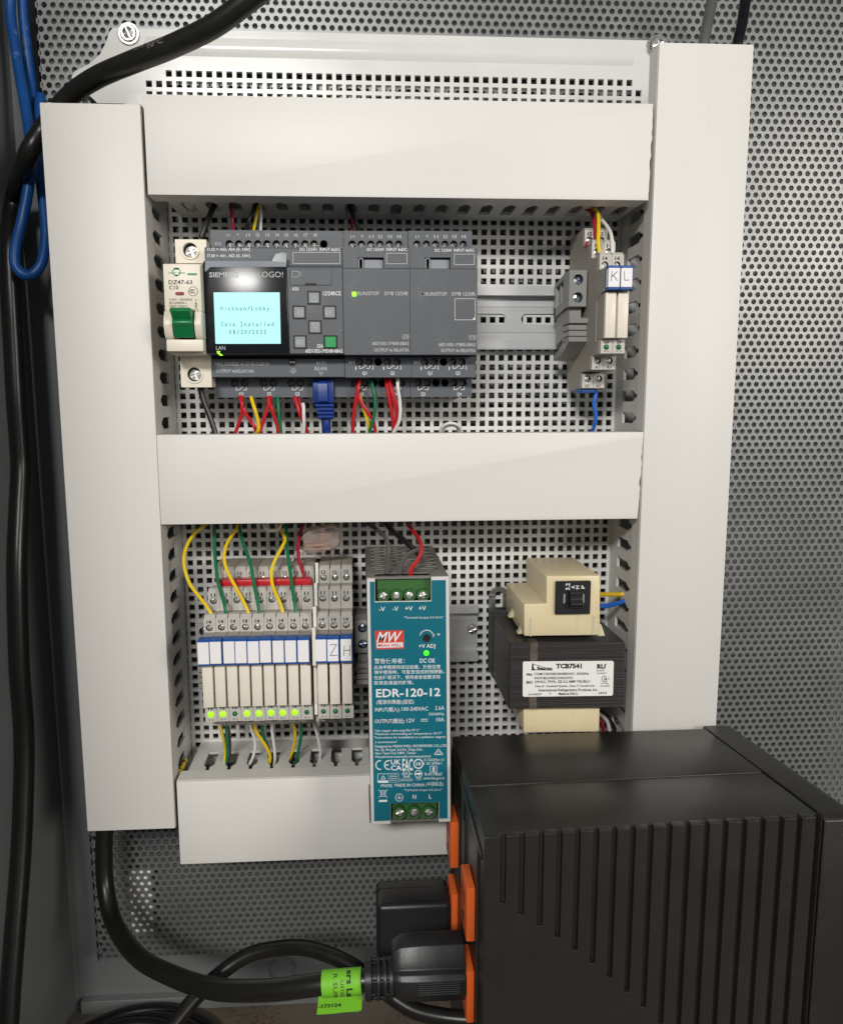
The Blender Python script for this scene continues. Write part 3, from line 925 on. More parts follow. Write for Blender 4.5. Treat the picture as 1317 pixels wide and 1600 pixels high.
    p.line([(u, v - 4), (u, v + 1)], .8).line([(u - 3.5, v + 1), (u + 3.5, v + 1)], .8).line([(u - 2, v + 3), (u + 2, v + 3)], .8)
    p.line([(u - 5, v), (u, v - 4.5), (u + 5, v), (u, v + 4.5), (u - 5, v)], .5)
    p.put(M['grey_print'], t)
    p = Print(DL2 + .07)
    for q, (u, v) in zip("Q1 Q2 Q3".split(), ((377.2, 615.3), (420.8, 615.3), (464.8, 615.3))):
        p.text(q, u - 3.4, u + 3.4, v, 5, bold=.014)
        switch_symbol(p, u - 2, 609.3)
    p.put(M['white_print'], t)
controller()

def module(label, xs, d1, d2, dk1, dk2, holes, scx, hol1, sc2, hol2, led_on, qs, qr):
    U = lambda u: 500 + u / 4.211
    V = lambda v: 320 + v / 4.211
    x0, x1, z0, z1 = R4(xs[0], 385.5, xs[1], 554, DF)
    t = thing("expansion_module", label, "controller module", (x0, 7.5, RZ1), "controller expansion modules")
    deck("top_deck", t, d1, d2, 361, 387, DT, [(q, 381.8) for q in holes])
    # the face leaves a notch for the sliding bus latch
    wx0, wx1, wz0, wz1 = R4(U(scx[0]), V(340), U(scx[1]), V(411), DF)
    zs = P(600, 417.8, DF)[1]
    h = MB()
    h.prism([(9, zs), (DF - 3.5, zs), (DF, zs - .6), (DF, z0), (9, z0)], x0, x1, 'dz')
    h.box(x0, wx0, 9, DF - 2.2, zs, z1).box(wx1, x1, 9, DF - 2.2, zs, z1).box(wx0, wx1, 9, DF - 2.2, wz1, z1)
    h.build("housing", M['logo'], t, bevel=0)
    MB().box(wx0, wx1, 20, DF - 8.5, zs, wz1).build("latch_well", M['dark'], t)
    lx = wx0 + (wx1 - wx0) * .22
    MB().box(lx, wx1 - .2, DF - 8, DF - 4.6, zs + .15, wz1 - .5).build("bus_latch", M['key'], t, bevel=.3)
    pm = MB(); pm.box(wx0 + .2, wx0 + .8, DF - 6, DF - 2.6, zs, wz1 - .3).box(lx - .6, lx, DF - 6, DF - 2.6, zs, wz1 - .3).box(wx0 + .2, lx, DF - 6, DF - 2.6, wz1 - .8, wz1 - .2)
    pm.build("latch_frame", M['key'], t)
    za = P(600, 560, DL1)[1]
    xa, xb, zb_, zt_ = R4(dk1[0], 556.5, dk1[1], 589.5, DL1)
    MB().box(xa + .3, xb - .3, 7, DL1 - 4.2, zb_, z0 + 1).build("shadow_gap", M['dark'], t)  # dark block carries the shade between face and lower deck as colour
    deck("lower_deck", t, dk1[0], dk1[1], 557.5, 589.5, DL1, [(q, 565.5) for q in hol1[0]], blanks=[(q, 565.5) for q in hol1[1]], r=2.1)
    deck("output_deck", t, dk2[0], dk2[1], 589.8, 620.3, DL2, [(q, 598.3) for q in hol2[0]], blanks=[(q, 598.3) for q in hol2[1]], r=2.1)
    lx, lz = P(led_on[0], led_on[1], DF)
    if led_on[2]: MB().box(lx - 1.15, lx + 1.15, DF - .3, DF + .3, lz - 1.15, lz + 1.15).build("status_lamp", M['ledgreen'], t, bevel=.2)
    else:
        MB().box(lx - .95, lx + .95, DF - .3, DF + .05, lz - 1.0, lz + 1.0).build("status_lamp", M['dark'], t)
    p = Print(DF + .07)
    if not led_on[2]: p.frame(led_on[0] - 2.6, led_on[1] - 2.8, led_on[0] + 2.6, led_on[1] + 2.8, .5)
    p.text("RUN/STOP", *sc2[0], 5.6, bold=.014); p.text("DM8 12/24R", *sc2[1], 5.6, bold=.014)
    p.text("6ED1055-1MB00-0BA2", *sc2[2], 5.0, bold=.014); p.text("OUTPUT 4x RELAY/5A", *sc2[3], 5.0, bold=.014)
    bx, by = sc2[4]
    p.frame(bx - 5, by - 3.2, bx + 5, by + 3.2, .5).text("X78", bx - 4, bx + 4, by, 4.4)
    p.put(M['grey_print'], t)
    if qr:
        # the square code itself is left out; its empty printed frame stays
        Print(DF + .07).frame(U(887), V(618), U(1021), V(757), .6).poly([(U(1021), V(735)), (U(1021), V(757)), (U(999), V(757))]).put(M['white_print'], t, "code_frame")
    p = Print(DF - 2.1)
    p.text("DC 12/24V  INPUT 4xDC", *sc2[5], 4.4, bold=.014); p.frame(*sc2[6], .55)
    p.put(M['white_print'], t)
    p = Print(DT + .07)
    for s, u in zip("L+ M I1 I2 I3 I4".split(), holes):
        w = 3.4 * len(s)
        p.text(s, u - w / 2 + 1, u + w / 2 + 1, 369.6, 4.8, bold=.014)
    p.put(M['grey_print'], t)
    p = Print(DL1 + .07)
    for q, u in zip(qs[:2], scx[2:4]):
        p.text(q, u - 3.4, u + 3.4, 583, 5, bold=.014); switch_symbol(p, u - 2, 575.5); p.text("1", u - 14.5, u - 13, 575.5, 5, bold=.014); p.text("2", u + 11.5, u + 14, 574.5, 5, bold=.014)
    p.text("X11", hol1[0][0] - 18, hol1[0][0] - 8.5, 566.5, 4.6, bold=.014)
    p.put(M['white_print'], t)
    p = Print(DL2 + .07)
    for q, u in zip(qs[2:], scx[4:6]):
        p.text(q, u - 3.4, u + 3.4, 615.6, 5, bold=.014); switch_symbol(p, u - 2, 608.8)
    p.put(M['white_print'], t)
U = lambda u: 500 + u / 4.211
V = lambda v: 320 + v / 4.211
def mk(label, xs, dk, k1, k2, holes, wx, q1, q2, h1, b1, h2, b2, led, txt, qr):
    module(label, xs, dk[0], dk[1], k1, k2, holes, (wx[0], wx[1], q1[0], q1[1], q2[0], q2[1]), (h1, b1), txt, (h2, b2), led, ("Q1", "Q2", "Q3", "Q4"), qr)
mk("dark grey expansion module with a lit green run lamp, next to the arrow keys", (536.6, 640.4), (536.9, 637), (539.3, 643), (541.8, 640.4),
   (550.3, 564.8, 579.5, 593.6, 608.5, 622.8), (249, 421), (569.8, 613.3), (564, 618),
   [U(262), U(322), U(443), U(505)], [U(383)], [U(232), U(293), U(478), U(535)], [U(355), U(410)], (553.6, 459.6, True),
   [(U(248), U(388), V(583)), (U(425), U(580), V(583)), (U(343), U(585), V(912)), (U(357), U(587), V(955)), (U(563), V(868)),
    (U(310), U(572), V(294)), (U(438), V(319), U(572), V(388))], False)
mk("dark grey expansion module with an unlit run lamp and an empty printed frame", (640.9, 745.6), (637.8, 737.5), (643.5, 743), (641, 737),
   (651.5, 666.2, 680.5, 695.2, 709, 723.7), (692, 861), (671.7, 715.4), (661, 717.3),
   [U(690), U(750), U(873), U(933)], [U(812)], [U(645), U(705), U(880), U(940)], [U(763), U(822)], (659.8, 459.2, False),
   [(U(693), U(835), V(586)), (U(868), U(1022), V(586)), (U(782), U(1022), V(920)), (U(795), U(1022), V(958)), (U(1002), V(872)),
    (U(755), U(1015), V(299)), (U(883), V(324), U(1015), V(393))], True)

# ------------------------------------------------------------------ slim relays
class PrintMM(Print):
    """the same print written straight in mm: x, -z"""
def _mm_poly(self, pts): return self.raw([(x, self.d, -y) for x, y in pts], [tuple(range(len(pts)))])
def _mm_text(self, body, x0, x1, z, h, bold=0.0):
    vs, fs = glyphs(body, bold, 0.0)
    a, b = min(v[0] for v in vs), max(v[0] for v in vs)
    return self.raw([(x0 + (u - a) / (b - a) * (x1 - x0), self.d, z - h / 2 + w / .69 * h) for u, w in vs], fs)
PrintMM.poly, PrintMM.text = _mm_poly, _mm_text

def relay(label, tops, volts, lit, group):
    """one DIN relay: socket with stepped terminals, plug-in relay, marker on a blue holder, status lamp"""
    z12, z11, z14, (mt, mb), (bt, bb_), (lt, lb), (a1t, a1b), (a2t, a2b) = tops
    t = thing("relay_module", label, "relay", (0, 0, 0), group)
    W = 6.05
    d12, d11, d14, dL, dA1, dA2 = 37, 51, 65, 71, 57, 40
    prof = [(8, z12[0] + 1.2), (28, z12[0] + 1.6), (33, z12[0]), (33, z11[0] + .6), (47, z11[0]), (47, z14[0] + .6), (61, z14[0]), (61, z14[1]),
            (65, z14[1]), (75.5, mt - .6), (74.6, mt - 1.5), (74.6, mb + .4), (72, mb), (62, mb - 1), (62, bb_), (66, lt), (66, lb), (53, lb - .4), (53, a1b), (36, a1b - .6), (36, a2b), (14, a2b - 1), (8, a2b + 6)]
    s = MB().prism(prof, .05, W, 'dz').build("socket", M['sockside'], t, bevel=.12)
    hs = []
    for (zt, zb), d in ((z12, d12), (z11, d11), (z14, d14)):
        blk = MB().holed(0, W + .03, zb, zt, d, 4.0, [(2.75, zt - 5.0, 1.85)])
        hs.append((2.75, zt - 5.0, d))
        # wedge cap over the wire entry, and the notch cut at the block's upper right
        blk.prism([(d - 5, zt + 1.7), (d - 2, zt + 1.5), (d, zt), (d - 5, zt)], .2, W - .15, 'dz')
        blk.prism([(4.7, zt - .4), (4.7, zt - 3.4), (W, zt - 3.4), (W, zt - 3.15), (5.0, zt - 3.15), (5.0, zt - .4)], d, d + .22)
        blk.build("terminal_block", M['sock'], t)
    for (zt, zb), d in (((a1t, a1b), dA1), ((a2t, a2b), dA2)):
        MB().holed(0, W + .03, zb, zt, d, 4.0, [(2.9, zt - 2.6, 1.85)]).build("terminal_block", M['sock'], t)
        hs.append((2.9, zt - 2.6, d))
    MB().box(0, W + .03, 66, dL, lb, lt).build("lamp_block", M['sock'], t, bevel=.1)
    sm = MB().term(0, 0, 0, 1.5, 1.85, .5, n=12).build("terminal_screw", [M['termscrew'], M['cage']], t)
    for i, (x, z, d) in enumerate(hs):
        so = sm
        if i:
            so = bpy.data.objects.new("terminal_screw", sm.data); C.objects.link(so); so.parent = t
        so.location = (x * S, -(d - 1.0) * S, z * S)
        so.rotation_euler.y = i * 1.3
    rl = MB().box(.35, 5.55, 60, 76, bb_, bt + .3)
    rl.build("relay_body", M['relay'], t, bevel=.25, seg=2)
    MB().box(.33, 5.57, 70, 76.05, bb_ + 8.9, bb_ + 9.15).build("relay_seam", M['relay'], t)
    hd = MB().box(-.12, W - .08, 74.5, 80, mb + .3, mt - .2).build("marker_holder", M['blue'], t, bevel=.25)
    MB().box(-.14, W - .6, 76.5, 80.4, mb + 1.4, mt - 1.5).build("marker", M['label'], hd, bevel=.12)
    zc = (lt + lb) / 2 - .3
    MB().dome((2.9, dL - .1, zc), 1.75 if lit else 1.4, 1.1).build("status_lamp", M['ledyg'] if lit else M['leddark'], t, angle=80)
    p = PrintMM(37.06)
    for nm, (zt, zb), d in (("12", z12, d12), ("11", z11, d11), ("14", z14, d14)):
        p.d = d + .07; p.text(nm, 1.5, 3.9, zt - 1.75, 1.8, bold=.03)
    p.d = dL + .07
    p.text(volts, 1.8, 4.0, lt - 1.35, 1.5, bold=.025); p.text("V =", 1.6, 4.4, lb + 1.1, 1.0, bold=.012)
    p.d = dA1 + .07; p.text("A1", 1.5, 4.0, a1b + 1.2, 1.6, bold=.01)
    p.d = dA2 + .07; p.text("A2", 1.5, 4.0, a2b + 1.2, 1.6, bold=.01)
    p.put(M['black_print'], t)
    return t
LOW = [(47.6, 37.5), (39.1, 27.5), (28.2, 20.9), (21.6, 7.3), (6.6, -15.9), (-17.0, -25.8), (-26.4, -33), (-34.5, -41)]
TOP = [(42.4, 34.5), (33.7, 25.5), (24.7, 17.5), (17.2, 5.4), (4.5, -17.0), (-17.4, -24.3), (-24.5, -31.6), (-33.2, -40.8)]
def hand(t, strokes, x0, zc, h, name):
    """a letter written by hand on the marker"""
    hd = [c for c in t.children if c.name.startswith("marker_holder")][0]
    p = PrintMM(80.42)
    for st in strokes: p.line([(x0 + u * h * .62, -(zc + (v - .5) * h)) for u, v in st], .32)
    org = ORG[t.name] if t.name in ORG else (0, 0, 0)
    me = bpy.data.meshes.new("handwritten_letter")
    me.from_pydata([(v[0] * S, -v[1] * S, v[2] * S) for v in p.v], [], p.f)
    me.materials.append(M['black_print'])
    o = bpy.data.objects.new("handwritten_letter", me); C.objects.link(o); o.parent = hd
KK = [[(0.05, 1), (.0, 0)], [(.95, .95), (.05, .45), (.35, .55), (1.0, .05)]]
LL = [[(.15, 1), (.25, .1), (1.05, .12)]]
ZZ = [[(0, .95), (.95, 1), (.05, .05), (1.05, .05)]]
HH = [[(.1, 1), (0, 0)], [(.95, 1), (.9, 0)], [(.05, .48), (.95, .55)]]
def shift_marker(t, dx, name="marker_holder"):
    for c in t.children:
        if c.name.startswith(name): c.location.x += dx * S

gl = "slim relays in the lower row"
lit_proto = relay("proto", LOW, "12", True, gl)
dark_proto = relay("proto", LOW, "12", False, gl)
lx0 = P(318.8, 976, 65)[0]
names = ["leftmost slim relay of the lower row with lit lamp and outermost yellow wire",
         "slim relay with lit lamp and the leftmost green wire, second of the lower row",
         "slim relay with unlit lamp standing between relays with lit lamps",
         "slim relay with lit lamp right of the unlit one, taking the middle yellow wire",
         "slim relay with lit lamp taking the middle green wire, fifth of the lower row",
         "slim relay with lit lamp but no coloured wire at its upper terminal",
         "slim relay with lit lamp taking the rightmost yellow wire",
         "slim relay with lit lamp taking the rightmost green wire",
         "slim relay with unlit lamp and crimson wire, just left of the white separator",
         "slim relay with blank marker just right of the white separator",
         "slim relay with the handwritten letter Z on its marker",
         "slim relay with the handwritten letter H on its marker"]
used = {True: False, False: False}
lit = [1, 1, 0, 1, 1, 1, 1, 1, 0, 0, 0, 0]
rng = random.Random(4)
for i in range(12):
    x = lx0 + i * 6.22 if i < 9 else P(495.2, 976, 65)[0] + (i - 9) * 6.3
    L = bool(lit[i])
    pr = lit_proto if L else dark_proto
    loc = (x * S, 0, RZ2 * S)
    if not used[L]:
        used[L] = True; t = pr; t.location = loc; t["label"] = names[i]
    else: t, _ = copy_tree(pr, loc, names[i], gl)
    shift_marker(t, rng.uniform(-.25, .25) + (-.3 if i < 2 else 0))
    t.location.z += rng.uniform(-.12, .12) * S
    for c in t.children:
        if c.name.startswith("terminal_screw"): c.rotation_euler.y = rng.uniform(0, 6.28)
    if i == 10: hand(t, ZZ, 1.0, 14.6, 6.2, "Z")
    if i == 11: hand(t, HH, 1.5, 14.2, 5.6, "H")
gt = "slim relay pair at the right end of the upper rail"
rk = relay("slim relay with the handwritten letter K on its marker", TOP, "24", False, gt)
rx = P(936.7, 405, 65)[0]
rk.location = (rx * S, 0, RZ1 * S)
rl_, _ = copy_tree(rk, ((rx + 6.25) * S, 0, RZ1 * S), "slim relay with the handwritten letter L on its marker", gt)
hand(rk, KK, 1.3, 11.9, 4.8, "K"); hand(rl_, LL, .9, 11.8, 4.6, "L")
# ridge and dimples moulded in the K relay's exposed side
sd = MB()
sd.box(-.35, .06, 62, 63, -18, 3).prism([(62, 2), (63, 3), (73, 7), (73, 6)], -.35, .06, 'dz')
for d, z in ((40, 33), (50, 27), (58, 19), (57, 10), (70, 12), (66, -20), (60, -22), (48, -27), (38, -33)): sd.cyl((-.12, d, z), 'x', .45, .2, n=8)
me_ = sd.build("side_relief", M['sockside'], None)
me_.parent = rk
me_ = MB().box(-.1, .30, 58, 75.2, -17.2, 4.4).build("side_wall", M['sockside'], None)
me_.parent = rk

# white separator plate, red comb jumper, blue jumper
sx = P(490, 976, 65)[0]
t = thing("separator_plate", "thin white separator plate dividing the nine relays from the three", "separator", (sx, 0, RZ2))
sp = MB()
def sz(y, d): return P(491, y, d)[1]
sp.prism([(8, sz(900, 20)), (40, sz(879, 40)), (40, sz(911, 40)), (54, sz(911, 54)), (54, sz(946, 54)), (68, sz(948, 68)), (68, sz(979, 68)), (80, sz(981, 80)), (80, sz(1040, 80)), (73, sz(1042, 73)),
          (73, sz(1117, 73)), (62, sz(1117, 62)), (62, sz(1127, 62)), (46, sz(1134, 46)), (8, sz(1140, 30))], sx, sx + 1.75, 'dz')
sp.build("plate", M['sepwhite'], t, bevel=.2)
bx0, bx1, bz0, bz1 = R4(341.5, 905.5, 486.5, 917, 45)
t = thing("jumper_comb", "red plastic jumper comb lying across the nine left relays", "jumper", (bx0, 38, bz0))
jb = MB().box(bx0, bx1, 38.2, 45, bz0, bz1)
jb.build("bar", M['redbar'], t, bevel=.8, seg=2)
jt = MB()
for i in range(9):
    a = bx0 + 1.2 + i * 6.22
    jt.box(a, min(a + 4.6, bx1 - .6), 44.8, 45.5, bz0 + .7, bz0 + 1.7)
jt.build("bar_ribs", M['redbar'], t, bevel=.25)
bx0, bx1, bz0, bz1 = R4(906, 606, 929, 614, 36)
t = thing("jumper_link", "dark blue plastic jumper link under the K and L relays", "jumper", (bx0, 30, bz0))
MB().box(bx0, bx1, 22, 37, bz0, bz1).build("link_body", M['blue'], t, bevel=.4)
MB().box(bx0 + .4, bx1 - .4, 37, 37.4, bz0 + .7, bz1 - .9).build("link_face", M['blue'], t, bevel=.15)
bx0, bx1, bz0, bz1 = R4(913, 379, 920, 384, 40)
t = thing("ferrule", "small red ferrule end stuck into the K relay's upper terminal", "ferrule", (bx0, 40, bz0))
MB().tube([(bx0 + 1.8, 38, bz1 + .6), (bx0 + .9, 40, bz0 + .9), (bx0 + .2, 42, bz0 - .4)], lambda s: .75 - .1 * s, n=10).build("sleeve", M['w_red'], t)

# ------------------------------------------------------------------ power supply
DP = 95.0
def psu():
    U = lambda u: 560 + u / 3.265
    V = lambda v: 810 + v / 3.265
    out = [(573, 904.4), (586.2, 904.2), (586.2, 940.3), (673.4, 938.8), (673.4, 901.6), (701.5, 901), (704.2, 1284.2), (685.4, 1284.8), (685.4, 1253.8), (610.6, 1256), (610.6, 1287.6), (580, 1288.8)]
    q = [P(x, y, DP) for x, y in out]
    cx, cz = P(640, 1090, DP)
    t = thing("power_supply", "teal fronted metal power supply covered in white print, standing below the middle duct", "power supply", (cx, 7.5, cz))
    MB().prism(q, DP - 1.6, DP).build("front_plate", M['psu'], t, bevel=.2)
    tl = [(577.8, 909), (585.6, 908.8), (585.6, 941), (674, 939.4), (674, 906.6), (696.4, 906.2), (699.4, 1278.5), (686, 1279), (686, 1253), (610, 1255.4), (610, 1282), (584.6, 1283)]
    MB().prism([P(x, y, DP) for x, y in tl], DP, DP + .12).build("front_label", M['teal'], t)
    # shell: side walls, back, vented top
    (ax, az), (bx, bz), (dx, dz), (ex, ez) = P(573, 904.4, DP), P(701.5, 901, DP), P(704.2, 1284.2, DP), P(580, 1288.8, DP)
    zt, zb = (az + bz) / 2, (dz + ez) / 2
    x0, x1 = ax + .1, bx - .1
    sh = MB()
    sh.prism([(ax, az - .3), (ax + 1, az - .3), (ex + 1, ez), (ex, ez)], 9, DP - 1.6).prism([(bx - 1, bz - .3), (bx, bz - .3), (dx, dz), (dx - 1, dz)], 9, DP - 1.6)
    sh.box(x0 + 1, x1 - 1, 9, 10, zb, zt - .4)
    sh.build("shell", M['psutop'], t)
    MB().box(x0 + 1.2, x1 - 1.2, 12, 80, zb + 2, zt - 7).build("inner_board", M['psu'], t)
    tp = MB()
    tp.box(x0, x1, 9, 13, zt - 1, zt).box(x0, x1, 78, 84, zt - 1, zt)
    d = 13.0
    k = 0
    while d < 77.5:
        tp.box(x0, x1, d + 2.3, d + 5.0, zt - 1, zt)
        off = 0 if k % 2 else 5.5
        xx = x0
        tp.box(x0, x0 + 2.6 + off * .35, d, d + 2.3, zt - 1, zt).box(x1 - 2.6 - off * .35, x1, d, d + 2.3, zt - 1, zt)
        for c in range(1, 4):
            c0 = x0 + 2 + c * 10.2 + off - 4
            if c0 + 2.2 < x1 - 2: tp.box(c0, c0 + 2.2, d, d + 2.3, zt - 1, zt)
        d += 5.0; k += 1
    tx0, tx1 = P(586.2, 905, DP)[0], P(673.4, 905, DP)[0]
    tp.box(x0, tx0, 84, DP - 1.6, zt - 1, zt).box(tx1, x1, 84, DP - 1.6, zt - 1, zt).box(tx0, tx1, 90, 92.6, zt - 1, zt)
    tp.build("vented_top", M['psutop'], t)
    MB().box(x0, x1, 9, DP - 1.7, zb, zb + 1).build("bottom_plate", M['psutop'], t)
    # terminal blocks
    def tblock(x0p, y0p, x1p, y1p, centres, rpx, name, legs):
        a, b, c, e = R4(x0p, y0p, x1p, y1p, DP - 4)
        MB().box(a - 1.5, b + 1.5, DP - 12, DP - 11, c - 1.5, e + 1.5).build("terminal_recess", M['dark'], t)
        m = MB()
        m.box(a, b, DP - 11, DP - 4.5, c, e)
        for px, py in centres:
            x, z = P(px, py, DP - 1)
            r = rpx * 390 / 1220
            m.ring((x, DP - 6, z), 'd', r, r * .72, 5.2, n=24)
        o = m.build(name, M['greenterm'], t, bevel=.15)
        for i, (px, py) in enumerate(centres):
            x, z = P(px, py, DP - 1)
            r = rpx * 390 / 1220
            MB().term(x, z, DP - 1.9, r * .66, r * .72, .35 + .5 * i, n=18).build("terminal_screw", [M['brightscrew'], M['cage']], t)
    tblock(589, 906, 672.5, 934, [(U(127), V(396)), (U(195), V(395)), (U(262), V(393)), (U(328), V(392))], 9.2, "output_terminals", True)
    tblock(613, 1255.5, 682.5, 1280, [(U(210), V(1506)), (U(285), V(1504)), (U(360), V(1503))], 10.2, "input_terminals", False)
    # adjuster and lamp
    x, z = P(U(348), V(610), DP)
    MB().ring((x, DP + .05, z), 'd', 2.05, 1.7, .25, n=20).cyl((x, DP + .05, z), 'd', 1.72, .1, n=20).build("adjuster_hole", M['dark'], t)
    MB().cyl((x, DP + .1, z), 'd', 1.1, .25, r1=.9, n=14).build("adjuster", M['black'], t)
    x, z = P(U(346), V(686), DP)
    MB().ring((x, DP + .05, z - .15), 'd', 1.85, 1.5, .3, n=18).build("lamp_bezel", M['dark'], t)
    MB().dome((x, DP + .1, z), 1.6, 1.0).build("status_lamp", M['ledpure'], t, angle=80)
    p = Print(DP + .2)
    T = lambda s, u0, u1, v, h, b=.0, sl=-.012: p.text(s, U(u0), U(u1), V(v), h / 3.265, bold=b, slope=sl)
    T("-V", 105, 136, 463, 22, .012); T("-V", 174, 204, 461, 22, .012); T("+V", 238, 277, 459, 22, .012); T("+V", 307, 345, 458, 22, .012)
    T('"Terminal torque 5.5 Lb-in"', 232, 434, 506, 11)
    p.arc(U(348), V(606), 11, 1.1, 195, 345, 12)
    p.poly([(U(378), V(592)), (U(388), V(590)), (U(383), V(608))])
    T("+", 400, 417, 592, 17, .012)
    T("+V ADJ", 308, 392, 651, 19, .012); T("DC OK", 313, 393, 726, 21, .016)
    T("警告使用者：", 82, 236, 729, 19, .006)
    T("此為甲類資訊技術設備，於居住環", 80, 418, 761, 15, .004)
    T("境中使用時，可能會造成射頻擾動，", 80, 438, 786, 15, .004)
    T("在此種情況下，使用者會被要求採", 80, 418, 813, 15, .004)
    T("取某些適當的對策。", 80, 282, 840, 15, .004)
    T("EDR-120-12", 90, 418, 892, 40, .022, -.02)
    T("(電源供應器)(型號)", 92, 283, 938, 17, .004)
    T("INPUT(輸入):", 85, 212, 976, 19, .004); T("100-240VAC", 221, 355, 972, 19, .004); T("2.6A", 391, 438, 967, 19, .004)
    T("50/60Hz", 359, 437, 998, 14)
    T("OUTPUT(輸出):", 84, 236, 1035, 19, .004); T("12V", 246, 287, 1031, 19, .004); T("10A", 397, 437, 1026, 19, .004)
    p.line([(U(319), V(1025)), (U(353), V(1024))], .9)
    for k in range(3): p.line([(U(319 + k * 12.5), V(1034)), (U(328 + k * 12.5), V(1034))], 1.1)
    T('"Use copper wire only,Min.75°C"', 80, 312, 1083, 11, .004)
    T('"Maximum surrounding air temperature: 50°C"', 80, 425, 1100, 11, .004)
    T('"Instructions for installation in a pollution degree', 80, 443, 1118, 11, .004)
    T('2 environment"', 85, 198, 1141, 11, .004)
    T("Designed by MEAN WELL ENTERPRISES CO.,LTD", 85, 449, 1163, 12, .006)
    T("No. 28, Wuquan 3rd Rd., Wugu Dist.,", 86, 330, 1181, 12, .004)
    T("New Taipei City 24891, Taiwan", 86, 292, 1198, 12, .004)
    T("Manual:www.meanwell.com/manual.html", 87, 368, 1216, 12, .004)
    # certification marks
    p.line([(U(387), V(1205)), (U(408), V(1176)), (U(431), V(1204)), (U(387), V(1205))], 1.0).arc(U(409), V(1196), 2.0, .6)
    p.arc(U(112), V(1258), 7.0, 1.7, 80, 280, 10)
    p.arc(U(156), V(1258), 7.0, 1.7, 80, 280, 10).line([(U(136), V(1258)), (U(154), V(1258))], 1.6)
    T("UK", 165, 216, 1243, 24, .02); T("CA", 165, 220, 1273, 24, .02); T("EAC", 224, 277, 1257, 58, .02)
    p.arc(U(306), V(1252), 7.0, 1.8, n=20); T("10", 295, 318, 1252, 17, .02)
    p.poly([(U(330), V(1244)), (U(338), V(1252)), (U(330), V(1260))])
    T("IS 13252(Part 1)/", 335, 436, 1232, 13); T("IEC 60950-1", 348, 424, 1250, 13)
    p.frame(U(366), V(1264), U(400), V(1294), .7); T("8", 377, 390, 1279, 22, .015)
    T("R-41178667", 340, 428, 1305, 15, .006); T("www.bis.gov.in", 332, 438, 1325, 14, .006)
    p.frame(U(99), V(1303), U(152), V(1348), .7).frame(U(152), V(1300), U(205), V(1345), .4)
    p.line([(U(115), V(1330)), (U(126), V(1312)), (U(138), V(1330)), (U(115), V(1330))], .9)
    p.poly([(U(101), V(1338)), (U(150), V(1337)), (U(150), V(1347)), (U(101), V(1348))])
    for k in range(4): p.line([(U(157), V(1309 + k * 9)), (U(198), V(1308 + k * 9))], .55)
    p.arc(U(245), V(1300), 5.0, 1.0, n=16); T("UL", 236, 254, 1300, 11, .02); T("c", 220, 227, 1302, 12); T("us", 262, 276, 1302, 10); T("LISTED", 228, 264, 1320, 8, .01)
    for k in range(2): p.line([(U(210), V(1331 + k * 8)), (U(278), V(1330 + k * 8))], .5)
    p.arc(U(306), V(1303), 5.6, 1.0, n=16)
    p.poly([(U(291), V(1299)), (U(308), V(1299)), (U(308), V(1293)), (U(322), V(1303)), (U(308), V(1313)), (U(308), V(1307)), (U(291), V(1307))])
    for k in range(2): p.line([(U(293), V(1326 + k * 8)), (U(322), V(1325 + k * 8))], .5)
    T("MW02", 115, 172, 1364, 15); T("MADE IN CHINA", 186, 338, 1361, 15, .006); T("(中國製造)", 345, 433, 1356, 16)
    T('"Terminal torque 6.5 Lb-in"', 232, 426, 1386, 11)
    p.line([(U(104), V(1384)), (U(148), V(1424))], .8).line([(U(148), V(1384)), (U(104), V(1424))], .8)
    p.line([(U(112), V(1390)), (U(140), V(1390)), (U(136), V(1418)), (U(116), V(1418)), (U(112), V(1390))], .8)
    p.poly([(U(105), V(1437)), (U(147), V(1435)), (U(147), V(1446)), (U(105), V(1447))])
    p.arc(U(208), V(1424), 5.8, .9, n=16).line([(U(208), V(1412)), (U(208), V(1424))], .9).line([(U(197), V(1425)), (U(219), V(1424))], .9).line([(U(201), V(1430)), (U(215), V(1430))], .8)
    T("N", 277, 294, 1420, 21, .02); T("L", 359, 372, 1418, 21, .02)
    p.put(M['white_print'], t)
    r = Print(DP + .19)
    r.poly([(U(84), V(574)), (U(231), V(570)), (U(234), V(664)), (U(88), V(668))])
    r.put(M['mwred'], t, "maker_emblem")
    w = Print(DP + .24)
    w.text("MW", U(92), U(222), V(606), 51 / 3.265, bold=.015, shear=.35, slope=-.02)
    w.poly([(U(93), V(636)), (U(226), V(632)), (U(228), V(657)), (U(95), V(661))])
    w.put(M['white_print'], t, "emblem_letters")
    k = Print(DP + .3)
    k.text("MEAN WELL", U(100), U(220), V(648), 15 / 3.265, bold=.02, slope=-.015)
    k.put(M['mwred'], t, "emblem_name")
psu()

